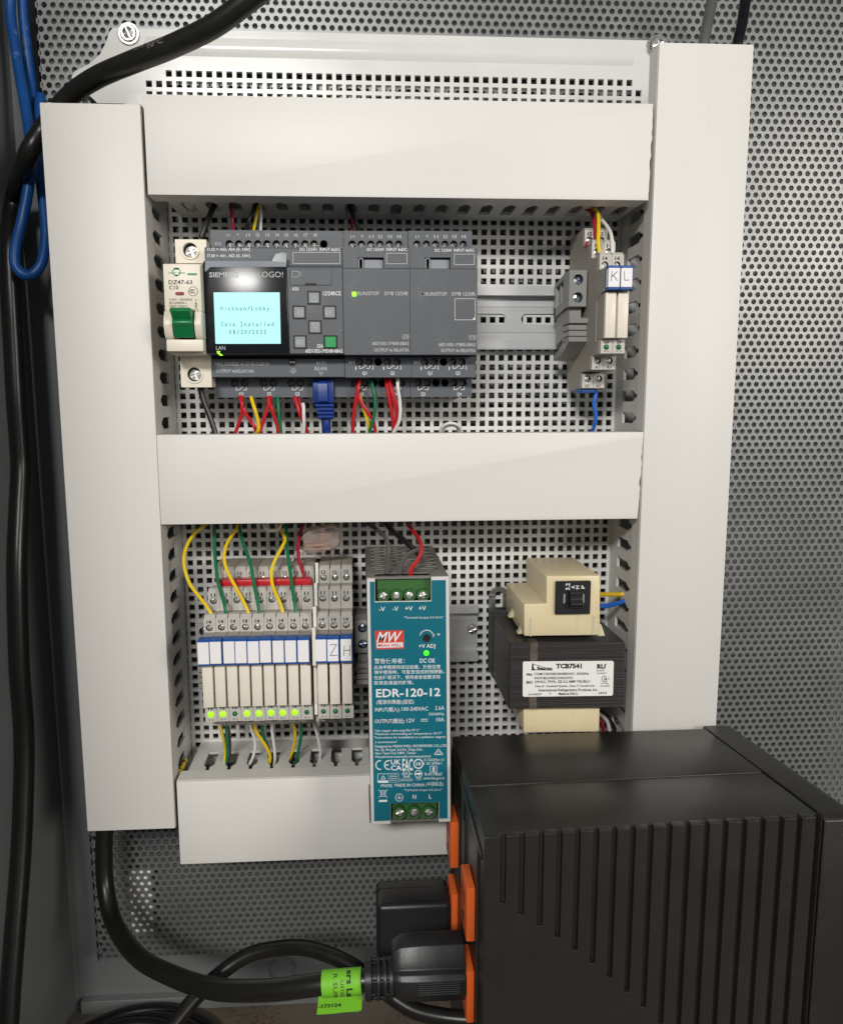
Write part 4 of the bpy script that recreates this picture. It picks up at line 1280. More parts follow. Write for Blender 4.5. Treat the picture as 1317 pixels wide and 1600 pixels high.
# ------------------------------------------------------------------ transformer
def transformer():
    U = lambda u: 740 + u / 3.81
    V = lambda v: 810 + v / 3.81
    cx, cz = P(886, 1055, 62)
    t = thing("transformer", "black laminated transformer with ivory bobbin and a white spec label", "transformer", (cx, 0, cz))
    q = [P(x, y, 62) for x, y in ((796, 1004.3), (977, 1003), (976, 1106.3), (794.5, 1108.2))]
    MB().prism(q, 17, 62).build("core", M['core'], t, bevel=.5)
    x0, x1, z0, z1 = min(q[0][0], q[3][0]), q[1][0], q[3][1], q[0][1]
    # mounting frame: plate behind the core with one slotted ear
    fr = MB().box(x0 + 1, x1 - 1, 3, 17, z0 + 1, z1 - 1)
    fr.build("core_frame", M['coretop'], t)
    tx0, tx1, tz0, tz1 = R4(763, 917, 794.5, 1066, 3)
    sx0, sx1, sz0, sz1 = R4(773.5, 924, 785.5, 949, 3)
    zy = P(778, 947.5, 3)[1]
    ear = MB()
    rr = (tx1 - tx0) / 2
    mx = (tx0 + tx1) / 2
    # rounded head around the slot
    n = 10
    for side in (-1, 1):
        for k in range(n // 2):
            a0, a1 = PI / 2 + side * k * PI / n, PI / 2 + side * (k + 1) * PI / n
            hr = (sx1 - sx0) / 2
            po = [(mx + rr * math.cos(a), tz1 - rr + rr * math.sin(a)) for a in (a0, a1)]
            pi_ = [(mx + hr * math.cos(a), sz1 - hr + hr * math.sin(a)) for a in (a1, a0)]
            ear.prism(po + pi_, 1.2, 3.2)
    ear.box(tx0, sx0, 1.2, 3.2, sz0, tz1 - rr).box(sx1, tx1, 1.2, 3.2, sz0, tz1 - rr)
    ear.prism([(sx0, sz1 - (sx1 - sx0) / 2), (sx0 + .01, sz1 - (sx1 - sx0) / 2), (tx0, tz1 - rr)], 1.2, 3.2)
    ear.box(tx0, tx1, 1.2, 3.2, zy - 3, sz0)
    ear.build("slotted_ear", M['bracket'], t, bevel=.2)
    pb = MB().prism([(tx0, zy - 3), (tx1 + 3, zy - 3), (tx1 + 3, tz0 - 4), (tx0 + 8, tz0 - 1), (tx0 + 3, tz0 + 3), (tx0, tz0 + 9)], 1.2, 3.2)
    pb.prism([(tx1 - 2, zy - 12), (tx1 + 3, zy - 8), (tx1 + 3, tz0 - 4), (tx1 - 2, tz0)], 3.2, 16)
    pb.build("varnished_plate", M['bracketdark'], t, bevel=.3)
    # far mounting ear
    MB().box(x1 - 6, x1 + 4, 1.2, 3.2, z0 + 4, z1 - 4).build("far_ear", M['bracketdark'], t)
    pf = [P(x, y, 58) for x, y in ((818.7, 944.2), (853.6, 943.7), (853.6, 900.4), (936.9, 899.4), (937.4, 992.6), (818.7, 994))]
    b = MB().prism(pf, 6, 58)
    b.build("upper_bobbin", M['bobbin'], t, bevel=.6, seg=2)
    # moulded stiffening ribs on its front
    rb = MB()
    for xx in (P(829, 970, 58)[0], P(927, 970, 58)[0]): rb.box(xx - .4, xx + .4, 57.8, 58.3, P(880, 993, 58)[1], P(880, 965, 58)[1])
    rb.build("bobbin_rib", M['bobbin'], t)
    for px, py, dd, sg in ((800, 958, 24, 1), (814, 983, 46, 1), (937.5, 986, 52, -1)):
        x, z = P(px, py, dd)
        w_ = 3.0 if sg > 0 else 1.2
        MB().prism([(x - sg * w_, z - 1.5), (x + sg * 3, z - 1.5), (x + sg * 3, z + 6), (x + sg * 1, z + 5.0)], dd, dd + 5).build("bobbin_latch", M['bobbin'], t, bevel=.3)
    lf = [P(x, y, 58) for x, y in ((817.5, 1104), (937, 1102), (936, 1143.6), (817.8, 1145))]
    MB().prism(lf, 6, 58).build("lower_bobbin", M['bobbin'], t, bevel=.6, seg=2)
    wx0, wx1, wz0, wz1 = R4(826.4, 1004.2, 839.5, 1107.2, 62)
    ws = MB()
    rg = random.Random(2)
    zz = wz0
    while zz < wz1 - .5:
        h = rg.uniform(2.2, 3.6)
        ws.prism([(wx0 + rg.uniform(0, .4), zz), (wx1 - rg.uniform(0, .4), zz), (wx1 - rg.uniform(0, .3), min(zz + h, wz1)), (wx0 + rg.uniform(0, .3), min(zz + h, wz1))], 61.8, 62.25 + rg.uniform(0, .35))
        zz += h
    ws.prism([(wx0, wz1), (wx1, wz1), (wx1, wz1 + .2), (wx0, wz1 + .2)], 55, 62.5)
    ws.build("weld_seam", M['weld'], t, bevel=.12)
    # rating label
    lab = [(818.4, 1033.6), (956.4, 1032.6), (958.6, 1034.6), (957.3, 1085.2), (955, 1087), (818.6, 1088.8), (816.4, 1087), (816.6, 1035.6)]
    lb = MB().prism([P(x, y, 62.9) for x, y in lab], 62.7, 62.9).build("rating_label", M['tlabel'], t)
    p = Print(62.97)
    A = lambda u: 800 + u / 6.585
    B = lambda v: 1010 + v / 6.585
    T = lambda s, u0, u1, v, h, b=.0: p.text(s, A(u0), A(u1), B(v), h / 6.585, bold=b + .024, slope=-.008)
    T("TCB7541", 450, 715, 203, 44, .028)
    T("PRI:", 146, 208, 290, 22, .025); T("COM/120/208/240/480VAC, 50/60Hz", 224, 788, 284, 24)
    T("WHT/BLK/RED/ORG/VIO", 224, 626, 327, 24)
    T("SEC:", 143, 215, 370, 24, .025); T("24VAC, 75VA, CB 3.2 AMP-YEL/BLU", 232, 797, 364, 24, .004)
    T("Class B - Insulated System, Class 2 Transformer", 232, 850, 409, 20)
    T("International Refrigeration Products, Inc.", 272, 880, 450, 25, .004)
    T("210-00297", 164, 304, 494, 20); T("1", 386, 396, 484, 16); T("Made in P.R.C.", 476, 678, 488, 22, .022); T("1013", 890, 968, 480, 22, .015)
    # maker emblem: a lighthouse throwing a beam with the maker's name
    p.poly([(A(205), B(175)), (A(218), B(175)), (A(222), B(228)), (A(244), B(240)), (A(244), B(246)), (A(198), B(248))])
    p.line([(A(220), B(182)), (A(414), B(242))], .8).line([(A(222), B(240)), (A(414), B(246))], .6)
    T("Beacon", 258, 410, 226, 34, .02)
    # component recognition marks
    T("RU", 872, 960, 206, 44, .03); p.arc(A(965), B(184), .9, .4)
    T("E54471", 868, 950, 250, 13); T("210-00297", 866, 968, 277, 13)
    p.arc(A(950), B(336), 4.4, 1.0, 40, 320, 14); T("SA", 944, 976, 336, 24, .02); p.arc(A(990), B(333), 1.2, .4)
    T("211-7783", 908, 988, 382, 13); T("210-00297", 906, 1006, 408, 13)
    p.put(M['black_print'], lb, "label_print")
    # rocker breaker
    a, b_, c, e = R4(868, 908.5, 922.5, 960, 60)
    sw = MB().box(a, b_, 57.5, 60, c, e).build("breaker_switch", M['black'], t, bevel=.3)
    ra, rb_, rc, re = R4(889, 921, 909, 950, 61)
    rk = MB().prism([(60, rc), (64, rc + 1), (65, rc + 3), (62.4, (rc + re) / 2), (63, re - 1.5), (60, re)], ra, rb_, 'dz').build("rocker", M['black'], sw, bevel=.4)
    sl = MB()
    for u in (538, 651):
        a, b_, c, e = R4(U(u) - 1.6, 928, U(u) + 1.6, 942.5, 60)
        sl.box(a, b_, 60, 60.3, c, e)
    sl.build("rocker_bezel", M['key'], sw, bevel=.08)
    p = Print(60.08)
    p.text("3.2", U(571), 11, V(427), 24 / 3.81, bold=.02, turn=1)
    # turned letters: x0 is the baseline column, height runs along +x
    for ch, u, v in (("A", 601, 419), ("M", 628, 420), ("P", 660, 418)):
        p.text(ch, U(u), 5.2, V(v), 20 / 3.81, bold=.02, turn=1)
    p.put(M['white_print'], sw, "rating")
transformer()

# ------------------------------------------------------------------ battery backup unit
UX0, UX1, UD0, UD1 = 49.4, 191.0, 62.0, 172.0
def topz(x, d):
    f = (d - UD0) / (UD1 - UD0); g = (x - UX0) / (UX1 - UX0)
    zf_ = -173.4 + 3.9 * g; zb_ = -178.5 + .3 * g
    return zb_ + (zf_ - zb_) * f
UZ0 = zf
def ups():
    t = thing("backup_power_unit", "big black ribbed battery backup unit with orange outlets at lower right", "battery backup", ((UX0 + UX1) / 2, 120, zf))
    sd = 124.5
    def hexa(x0, x1, d0, d1, z0, drop=0):
        m = MB()
        vs = [(x0, d0, z0), (x1, d0, z0), (x1, d1, z0), (x0, d1, z0)] + [(x, d, topz(x, d) - drop) for x, d in ((x0, d0), (x1, d0), (x1, d1), (x0, d1))]
        return m.raw(vs, [(0, 1, 2, 3), (4, 5, 6, 7), (0, 1, 5, 4), (1, 2, 6, 5), (2, 3, 7, 6), (3, 0, 4, 7)])
    hexa(UX0, UX1, UD0, sd - .35, UZ0).build("rear_shell", M['ups'], t, bevel=1.0, seg=2)
    hexa(UX0 + .15, UX1 - .15, sd + .35, UD1 - 2.9, UZ0 - .5, .35).build("front_shell", M['ups'], t, bevel=.8, seg=2)
    hexa(UX0 + 1, UX1 - 1, UD0 + 2, UD1 - 4, UZ0, 1.6).build("core_body", M['ups'], t)
    # ribbed front: comb outline with notches cut from the top edge
    us = [260, 318, 377, 434, 490, 547, 603, 660, 715, 773, 830, 888, 945, 1003, 1060, 1117, 1172, 1230]
    vb = [590, 625, 660, 697, 737, 777, 822, 867, 915]
    gr = []
    for i, u in enumerate(us):
        px = 660 + u / 2.0045
        yb = 1120 + (vb[i] if i < len(vb) else 915 + 52 * (i - 8)) / 2.0045
        xb = P(px, 1400, UD1)[0]
        xa = P(px - 8.5, 1400, UD1)[0]
        gr.append((xa, xb, max(UZ0 + 6, P(px, yb, UD1)[1])))
    poly = [(UX0, UZ0), (UX1, UZ0), (UX1, topz(UX1, UD1) - .3)]
    for xa, xb, zg in reversed(gr):
        poly += [(xb, topz(xb, UD1) - .3), (xb, zg + .6), (xa, zg + .9), (xa, topz(xa, UD1) - .3)]
    poly += [(UX0, topz(UX0, UD1) - .3)]
    MB().prism(poly, UD1 - 3.6, UD1).build("ribbed_front", M['ups'], t, bevel=.5, seg=3)
    # end bezel with a rounded shoulder
    bz = MB()
    prof = []
    bx0, bx1 = UX1 + .8, UX1 + 21
    for k in range(7):
        a = PI / 2 * k / 6
        prof.append((bx1 - 9 + 9 * math.sin(a), -9 + 9 * math.cos(a)))
    pl_ = [(bx0, 0)] + prof
    vs, fs = [], []
    n = len(pl_) + 2
    for d, zz in ((UD0 - 4, topz(UX1, UD0 - 4)), (UD1 - 2, topz(UX1, UD1 - 2)), (UD1 + .5, topz(UX1, UD1) - 2.2)):
        vs += [(x, d, zz + z) for x, z in pl_] + [(bx1, d, UZ0), (bx0, d, UZ0)]
    for k in range(2):
        for i in range(n): fs.append((k * n + i, k * n + (i + 1) % n, (k + 1) * n + (i + 1) % n, (k + 1) * n + i))
    fs += [tuple(range(n)), tuple(range(2 * n, 3 * n))]
    bz.raw(vs, fs).build("end_bezel", M['ups'], t, bevel=.3)
    # outlet side: raised rails and vents
    sp = MB()
    for d0, d1, z0, z1 in ((66, 68.5, -300, -186), (112, 115, -215, -190), (99, 102, -230, -200), (157, 160, -330, -186), (118, 121, -240, -196)):
        sp.box(UX0 - .9, UX0 + .2, d0, d1, z0, z1)
    sp.box(UX0 - .7, UX0 + .2, 66, 168, -186, -183)
    sp.build("side_rails", M['ups'], t, bevel=.25)
    def outlet(px0, py0, px1, py1, d, deep):
        a, b, c, e = R4(px0, py0, px1, py1, d)
        x1 = UX0 - .05
        x0 = x1 - max(3.6, (b - a))
        o = MB().prism([(d, c), (d, e), (d - deep, e), (d - deep, c)], x0, x1, 'dz').build("outlet", M['orange'], t, bevel=.7, seg=2)
        s = MB()
        zc = (c + e) / 2
        for dd in (d - deep * .33, d - deep * .67): s.box(x0 - .12, x0 + .1, dd - .8, dd + .8, zc + 1, zc + 8)
        s.cyl((x0 - .12, d - deep / 2, zc - 6), 'x', 2.2, .2, n=10)
        s.build("socket_slots", M['dark'], o)
        return x0, c, e
    r = [outlet(733, 1388, 747, 1472, 150, 19), outlet(731.5, 1519, 744, 1599, 150, 19), outlet(704, 1285, 717, 1357, 93, 19), outlet(705.5, 1398, 716, 1462, 93, 19)]
    return r
outs = ups()

# ------------------------------------------------------------------ plug-in adapter, cord and plug
ax0, ax1, az0, az1 = R4(589, 1414, 707, 1535, 94)
t = thing("power_adapter", "black block adapter plugged into the rear orange outlet", "adapter", (ax0, 80, az0))
MB().box(ax0, outs[3][0] - .05, 70, 94, az0, az1).build("case", M['black'], t, bevel=3.2, seg=4)
MB().box(ax0 - .05, outs[3][0] - 8, 78.6, 79.4, az0 + .3, az1 + .06).build("case_seam", M['dark'], t)

t = thing("power_cable", "thick black power cord from the left duct to the moulded plug in the outlet", "power cord", (0, 140, -380))
cord_path = [(166, 1270, 22), (163, 1330, 24), (166, 1390, 30), (180, 1445, 44), (215, 1494, 68), (268, 1524, 96), (335, 1545, 118), (420, 1547, 132), (500, 1538, 139), (580, 1531, 141)]
CP = [P3(*q) for q in cord_path]
MB().tube(CP, 5.0, n=16, seg=8).build("cord", M['cable'], t)
pd = 141.0
px_, pz_ = P(612, 1524, pd + 8)
pr = outs[1][0]
pl0 = P(614, 1524, pd + 8)[0]
yt, yb = P(670, 1482, pd + 4)[1], P(670, 1571, pd + 8)[1]
h = yt - yb
body = MB()
prof = [(pd - 10, yb + h * .22), (pd - 2, yb + 1), (pd + 6, yb), (pd + 10, yb + h * .25), (pd + 10, yb + h * .52), (pd + 8, yb + h * .60), (pd + 8, yb + h * .70), (pd + 5, yb + h * .78), (pd + 2, yt), (pd - 8, yt), (pd - 10, yt - 4)]
cz_ = (yt + yb) / 2
vs, fs = [], []
for x, sc_ in ((pl0, .80), (pl0 + 4, .96), (pl0 + 12, 1.0), (pr - .1, 1.0)):
    vs += [(x, pd + (d - pd) * sc_, cz_ + (z - cz_) * sc_) for d, z in prof]
n = len(prof)
for k in range(3):
    for i in range(n): fs.append((k * n + i, k * n + (i + 1) % n, (k + 1) * n + (i + 1) % n, (k + 1) * n + i))
fs += [tuple(range(n)), tuple(range(3 * n, 4 * n))]
body.raw(vs, fs).build("plug_body", M['black'], t, bevel=.5, seg=2)
gp = MB()
for k in range(6): gp.box(pl0 + 11, pr - 3, pd + 9.6, pd + 10.5, yb + h * (.27 + k * .042), yb + h * (.27 + k * .042) + .65)
gp.build("grip_ribs", M['black'], t, bevel=.15)
sr = MB()
xs0 = P(570, 1531, pd)[0]
cz2 = P(590, 1529, pd)[1]
L = pl0 - xs0
sr.cyl((xs0, pd, cz2), 'x', 6.2, L + 1, n=20)
sr.cyl((xs0 - .2, pd, cz2), 'x', 8.6, L * .26, r1=9.2, n=20)
for f in (.42, .66): sr.cyl((xs0 + L * f, pd, cz2), 'x', 8.8, L * .13, n=20)
sr.cyl((xs0 + L * .86, pd, cz2), 'x', 9.0, L * .16, n=20)
for a in range(4):
    an = a * PI / 2 + .5
    sr.box(xs0 + 1, pl0, pd + 7.6 * math.cos(an) - .8, pd + 7.6 * math.cos(an) + .8, cz2 + 7.6 * math.sin(an) - .8, cz2 + 7.6 * math.sin(an) + .8)
sr.build("strain_relief", M['black'], t, bevel=.25)

# green paper tag wrapped round the cord
ta = Vector(P3(505, 1537, 139.5)); tb_ = Vector(P3(566, 1532.5, 141))
axis = (tb_ - ta).normalized()
t = thing("cord_tag", "bright green paper tag wrapped round the power cord beside its plug", "tag", tuple(ta))
MB().tube([tuple(ta), tuple(ta.lerp(tb_, .5)), tuple(tb_)], 5.75, n=28, seg=3).build("wrap", M['tag'], t, angle=50)
fl = [(498, 1557, 143), (566, 1553, 144), (565, 1578, 142), (560, 1581, 143), (540, 1581.5, 143), (520, 1584, 142.6), (495, 1585.5, 142)]
v1 = [P3(*q) for q in fl]
v2 = [(x, d - .3, z) for x, d, z in v1]
nn = len(fl)
MB().raw(v1 + v2, [tuple(range(nn)), tuple(range(2 * nn - 1, nn - 1, -1))] + [(i, (i + 1) % nn, nn + (i + 1) % nn, nn + i) for i in range(nn)]).build("flap", M['tag'], t)
def wrap_text(mb, body, s, ang0, span, h, bold):
    """lettering running down round the cord: s = mm along the axis, span in degrees"""
    vs, fs = glyphs(body, bold, 0.0)
    a, b = min(v[0] for v in vs), max(v[0] for v in vs)
    out = []
    for u, w in vs:
        an = math.radians(ang0 - (u - a) / (b - a) * span)
        c = ta + axis * (s + w / .69 * h)
        out.append((c.x, c.y + 5.87 * math.cos(an), c.z + 5.87 * math.sin(an)))
    mb.raw(out, fs)
tp = Print(0)
wrap_text(tp, "ers Lab", 11.0, 92, 150, 2.6, .03)
wrap_text(tp, "LISTED", 8.2, 45, 80, 1.4, .0)
wrap_text(tp, "R SUPP", 4.8, 75, 120, 1.9, .0)
tp.put(M['black_print'], t, "wrap_print")
fp = Print(143.4)
fp.text("-173124", 497, 533, 1573, 5.2, bold=.02, slope=-.08)
fp.put(M['black_print'], t, "flap_print")

# cord of the adapter looping to the floor, and the coil lying there
def cable(name, label, cat, pts, r, m, n=12, seg=7, group=None, part=None):
    q = [P3(*p) for p in pts]
    o = MB().tube(q, r, n=n, seg=seg).build(name, m, None, origin=q[0])
    return tag(o, label, cat, group)
cable("cable", "black cable arching over the round knockout down to the floor coil", "cable",
      [(760, 1594, 122), (700, 1590, 118), (645, 1577, 112), (598, 1546, 104), (558, 1514, 97), (520, 1494, 90), (475, 1481, 82), (432, 1482, 76), (385, 1494, 74), (340, 1525, 78), (305, 1560, 88), (268, 1606, 100), (235, 1660, 112)], 4.1, M['cable'])
coil = []
N = 56
cx0, cd0 = -143, 42
for i in range(N * 3 + 1):
    a = 2 * PI * i / N
    k = i / N
    R = 62 - 7.5 * k + 2 * math.sin(a * 1.3)
    coil.append((cx0 + R * math.cos(a) * .92, cd0 - R * math.sin(a) * .9 + 3 * k, zf + 5 + 4.2 * k * (1 if i % 2 == 0 else 1)))
coil = [c for i, c in enumerate(coil) if i % 4 == 0]
o = MB().tube(coil, 4.4, n=12, seg=4).build("cable_coil", M['cable'], None, origin=coil[0])
tag(o, "coil of black cable lying on the rusty cabinet floor at lower left", "cable")

# ------------------------------------------------------------------ cables at the left and top
def hug(px, py):
    """depth at which the pixel's ray passes 6.5 mm in front of the cabinet side"""
    v = RT @ Vector(((px - PX) / FOC, (py - PY) / FOC, 1.0))
    return (px, py, DIST - (xw + 6.5) / v[0] * v[2])
top_cable = cable("cable", "thick black cable crossing the plate's upper left corner and hanging down the cabinet side", "cable",
      [(430, -30, 92), (392, -2, 90), (335, 40, 84), (270, 72, 74), (205, 98, 62), (150, 122, 48), (108, 152, 38), (70, 200, 34), (42, 248, 33)] + [hug(*q) for q in ((24, 310), (17, 380), (19, 450), (24, 540), (28, 620), (33, 690), (35, 735), (32, 800), (29, 880), (30, 960), (33, 1050), (39, 1130), (40, 1190), (38, 1270), (34, 1350), (27, 1440), (20, 1530), (14, 1620))], 4.9, M['cable'], n=16)
def cable_print(body, pts, at, r, h, length, lift):
    """lettering stamped along a cable jacket, wrapped round its near side"""
    path = smooth_path([P3(*q) for q in pts], 12)
    acc = [0.0]
    for a, b in zip(path, path[1:]): acc.append(acc[-1] + (b - a).length)
    vs, fs = glyphs(body, .012, 0.0)
    u0, u1 = min(v[0] for v in vs), max(v[0] for v in vs)
    out = []
    for u, w in vs:
        s_ = at + (u - u0) / (u1 - u0) * length
        k = max(i for i in range(len(acc) - 1) if acc[i] <= s_)
        t_ = (path[k + 1] - path[k]).normalized()
        p_ = path[k] + t_ * (s_ - acc[k])
        f_ = Vector((0, 1, 0)); f_ = (f_ - t_ * f_.dot(t_)).normalized()
        n_ = t_.cross(f_)
        if n_.z < 0: n_ = -n_
        an = (w / .69 - .5) * h / r + lift
        q_ = p_ + f_ * (r + .06) * math.cos(an) + n_ * (r + .06) * math.sin(an)
        out.append(tuple(q_))
    p = Print(0); p.raw(out, fs)
    return p
pr_ = cable_print("SJT 90°C", [(205, 98, 62), (270, 72, 74), (335, 40, 84), (392, -2, 90)], 7, 4.9, 2.3, 17, .35)
pr_.put(M['cableprint'], top_cable, "jacket_print")
cable("network_cable", "scuffed blue network cable nearest the cabinet side at upper left", "network cable",
      [(18, -30, -6), (17, 20, -6), (22, 60, -4), (32, 120, 0), (40, 165, 6), (46, 205, 12), (49, 250, 16), (44, 300, 18), (35, 345, 20), (25, 385, 20), (24, 412, 20), (36, 428, 20), (52, 428, 18), (66, 410, 16), (72, 370, 12), (69, 320, 8), (63, 270, 4), (61, 230, 2), (62, 190, 0), (64, 150, -6)],
      2.85, M['net'], n=14, group=None)
cable("network_cable", "smoother blue network cable beside the perforated backboard at upper left", "network cable",
      [(36, -30, -12), (37, 20, -12), (42, 70, -12), (48, 120, -12), (54, 165, -10), (60, 205, -8), (66, 250, -8), (74, 300, -8)], 2.75, M['net'], n=14)
cable("cable", "grey cable dropping behind the right duct's top, left of its pair", "cable", [(1116, -30, 30), (1112, 0, 26), (1104, 40, 20), (1098, 75, 16), (1096, 120, 14)], 2.9, M['greycable'])
cable("cable", "dark glossy cable dropping behind the right duct's top, right of its pair", "cable", [(1168, -30, 30), (1164, 0, 26), (1158, 40, 20), (1151, 72, 16), (1148, 120, 14)], 2.9, M['bezel'])

# ------------------------------------------------------------------ wires
def wire(label, pts, r, m, group=None, cat="wire"):
    return cable("wire", label, cat, pts, r, M[m], n=8, seg=6, group=group)
Q = lambda u, v, d: (240 + u / 3.809, 810 + v / 3.809, d)
A_ = lambda u, v, d: (230 + u / 3.991, 300 + v / 3.991, d)
B_ = lambda u, v, d: (500 + u / 4.211, 320 + v / 4.211, d)
C_ = lambda u, v, d: (740 + u / 4.21, 310 + v / 4.21, d)
D_ = lambda u, v, d: (330 + u / 6.271, 580 + v / 6.271, d)
E_ = lambda u, v, d: (560 + u / 3.265, 810 + v / 3.265, d)
g = "wires from the middle duct to the lower relays"
wire("outermost yellow wire, bowing left to the leftmost lower relay", [Q(320, 30, 22), Q(240, 95, 32), Q(190, 190, 42), Q(184, 285, 48), Q(215, 385, 52), Q(268, 460, 56), Q(318, 525, 60), Q(350, 578, 61)], .95, 'w_yellow', g)
wire("leftmost green wire, hanging nearly straight from the middle duct", [Q(362, 25, 24), Q(364, 110, 32), Q(367, 220, 40), Q(380, 350, 48), Q(402, 440, 54), Q(424, 515, 60), Q(434, 578, 61)], .95, 'w_green', g)
wire("middle yellow wire with an S bend over the red jumper", [Q(508, 25, 22), Q(482, 80, 30), Q(438, 150, 40), Q(421, 230, 47), Q(438, 310, 51), Q(490, 410, 55), Q(538, 500, 60), Q(572, 576, 61)], .95, 'w_yellow', g)
wire("middle green wire slanting down to the fifth lower relay", [Q(510, 25, 22), Q(522, 110, 30), Q(552, 195, 40), Q(580, 280, 47), Q(596, 380, 52), Q(616, 475, 58), Q(634, 576, 61)], .95, 'w_green', g)
wire("rightmost yellow wire, kinked to the right just under the middle duct", [Q(738, 25, 20), Q(762, 80, 28), Q(783, 125, 36), Q(760, 180, 42), Q(718, 260, 47), Q(702, 330, 50), Q(712, 410, 54), Q(748, 490, 59), Q(774, 572, 61)], .95, 'w_yellow', g)
wire("rightmost green wire, left of the crimson wire", [Q(788, 25, 22), Q(793, 110, 30), Q(798, 200, 40), Q(814, 320, 48), Q(826, 420, 54), Q(840, 500, 59), Q(850, 572, 61)], .95, 'w_green', g)
wire("crimson wire curving down from the clear splice to the red jumper", [Q(898, 25, 22), Q(872, 90, 30), Q(861, 180, 36), Q(866, 240, 39), Q(885, 310, 42), Q(908, 370, 44), Q(922, 414, 45)], .95, 'w_dred', g)
wire("white wire loop hooked below the clear splice", [Q(882, 190, 20), Q(850, 208, 20), Q(826, 250, 19), Q(828, 284, 18), Q(856, 268, 17), Q(878, 225, 18), Q(886, 192, 20)], .75, 'w_white')
wire("white wire looping in a flat arc under the middle duct", [Q(650, 25, 26), Q(668, 62, 27), Q(705, 75, 27), Q(745, 62, 27), Q(765, 25, 26)], .75, 'w_white')
g = "wires from the lower relays into the lowest duct"
F_ = lambda u, v, d: (280 + u / 4.39, 1090 + v / 4.39, d)
wire("yellow wire below the lit relays, leftmost of those entering the lowest duct", [F_(262, 150, 40), F_(285, 210, 38), F_(303, 270, 34), F_(316, 340, 30), F_(318, 410, 28), F_(302, 470, 26), F_(290, 500, 22)], .95, 'w_yellow', g)
wire("green wire running beside the leftmost lower yellow wire", [F_(325, 150, 40), F_(326, 220, 38), F_(330, 300, 34), F_(334, 380, 30), F_(326, 440, 28), F_(304, 490, 26), F_(292, 508, 22)], .95, 'w_green', g)
wire("dark grey wire half hidden behind the leftmost lower green wire", [F_(338, 190, 34), F_(346, 260, 32), F_(350, 330, 28), F_(346, 400, 26), F_(330, 450, 24)], .9, 'w_grey', g)
wire("white wire curling into the third slot of the lowest duct", [F_(478, 150, 40), F_(492, 210, 38), F_(516, 280, 34), F_(520, 350, 31), F_(498, 430, 28), F_(460, 490, 26), F_(446, 510, 22)], .85, 'w_white', g)
wire("yellow wire with a double bend in the middle of the lower wires", [F_(512, 150, 40), F_(524, 220, 38), F_(560, 280, 35), F_(600, 340, 32), F_(624, 400, 29), F_(618, 450, 27), F_(598, 478, 22)], .95, 'w_yellow', g)
wire("green wire passing behind the double-bent yellow wire", [F_(572, 150, 38), F_(572, 230, 34), F_(590, 290, 30), F_(612, 350, 27), F_(618, 420, 24)], .95, 'w_green', g)
wire("white wire falling straight beside the double-bent yellow wire", [F_(638, 150, 40), F_(636, 220, 37), F_(646, 290, 34), F_(656, 370, 31), F_(656, 440, 28), F_(640, 496, 24)], .85, 'w_white', g)
wire("yellow wire hooking left into a slot, beside the rightmost lower green wire", [F_(772, 150, 40), F_(792, 210, 37), F_(796, 270, 34), F_(786, 340, 30), F_(768, 395, 27), F_(756, 440, 22)], .95, 'w_yellow', g)
wire("green wire, rightmost of the lower green wires", [F_(836, 150, 40), F_(840, 220, 37), F_(832, 290, 34), F_(818, 370, 31), F_(808, 430, 28), F_(796, 490, 24)], .95, 'w_green', g)
wire("white wire below the separator plate, rightmost wire entering the lowest duct", [F_(912, 150, 40), F_(934, 210, 37), F_(956, 290, 34), F_(968, 370, 31), F_(962, 430, 28), F_(940, 490, 24), F_(930, 512, 22)], .85, 'w_white', g)
g = "wires from the topmost duct to the controller row"
wire("thick black wire from the topmost duct to the breaker's upper terminal", [A_(425, 70, 24), A_(400, 125, 30), A_(372, 195, 34), A_(340, 285, 36)], 1.5, 'w_black', g)
wire("thick black wire leaving the breaker's lower terminal", [(312, 602, 34), (318, 625, 34), (327, 648, 34), (338, 680, 34)], 1.5, 'w_black')
wire("red wire entering the controller's upper terminals", [A_(515, 45, 26), A_(522, 100, 28), A_(532, 170, 30), A_(540, 250, 28)], .85, 'w_dred', g)
wire("black wire entering the controller's upper terminals", [A_(700, 40, 26), A_(672, 100, 28), A_(632, 180, 30), A_(612, 250, 28)], 1.0, 'w_black', g)
wire("black wire close behind its twin above the controller", [A_(690, 45, 24), A_(660, 120, 26), A_(640, 180, 28), A_(628, 250, 27)], .9, 'w_black', g)
wire("yellow wire entering the controller's upper terminals", [A_(705, 50, 27), A_(690, 120, 29), A_(676, 180, 30), A_(664, 250, 28)], .8, 'w_yellow', g)
wire("white wire entering the controller's upper terminals", [A_(708, 50, 28), A_(711, 120, 29), A_(710, 180, 30), A_(709, 250, 28)], .75, 'w_white', g)
wire("black wire entering the module beside the controller from above", [B_(185, -20, 26), B_(205, 40, 28), B_(232, 105, 30), B_(256, 175, 28)], 1.2, 'w_black', g)
wire("red wire half hidden behind the black wire above the lit module", [B_(215, -10, 20), B_(212, 60, 22), B_(210, 115, 25), B_(208, 180, 26)], .7, 'w_dred', g)
g = "red wire pairs under the controller"
wire("left red wire of the pair under output Q1", [D_(284, 245, 34), D_(298, 300, 36), D_(304, 350, 36), D_(296, 430, 34), D_(268, 520, 32), D_(238, 610, 30)], 1.0, 'w_red', g)
wire("right red wire of the pair under output Q1", [D_(298, 245, 33), D_(308, 310, 34), D_(318, 365, 35), D_(350, 430, 34), D_(395, 500, 32), D_(432, 560, 31), D_(440, 615, 28)], 1.0, 'w_red', g)
wire("yellow wire under the controller between the red pairs", [D_(390, 245, 32), D_(406, 300, 34), D_(428, 370, 35), D_(452, 450, 34), D_(466, 530, 33), D_(462, 580, 32), D_(440, 615, 29)], 1.0, 'w_yellow')
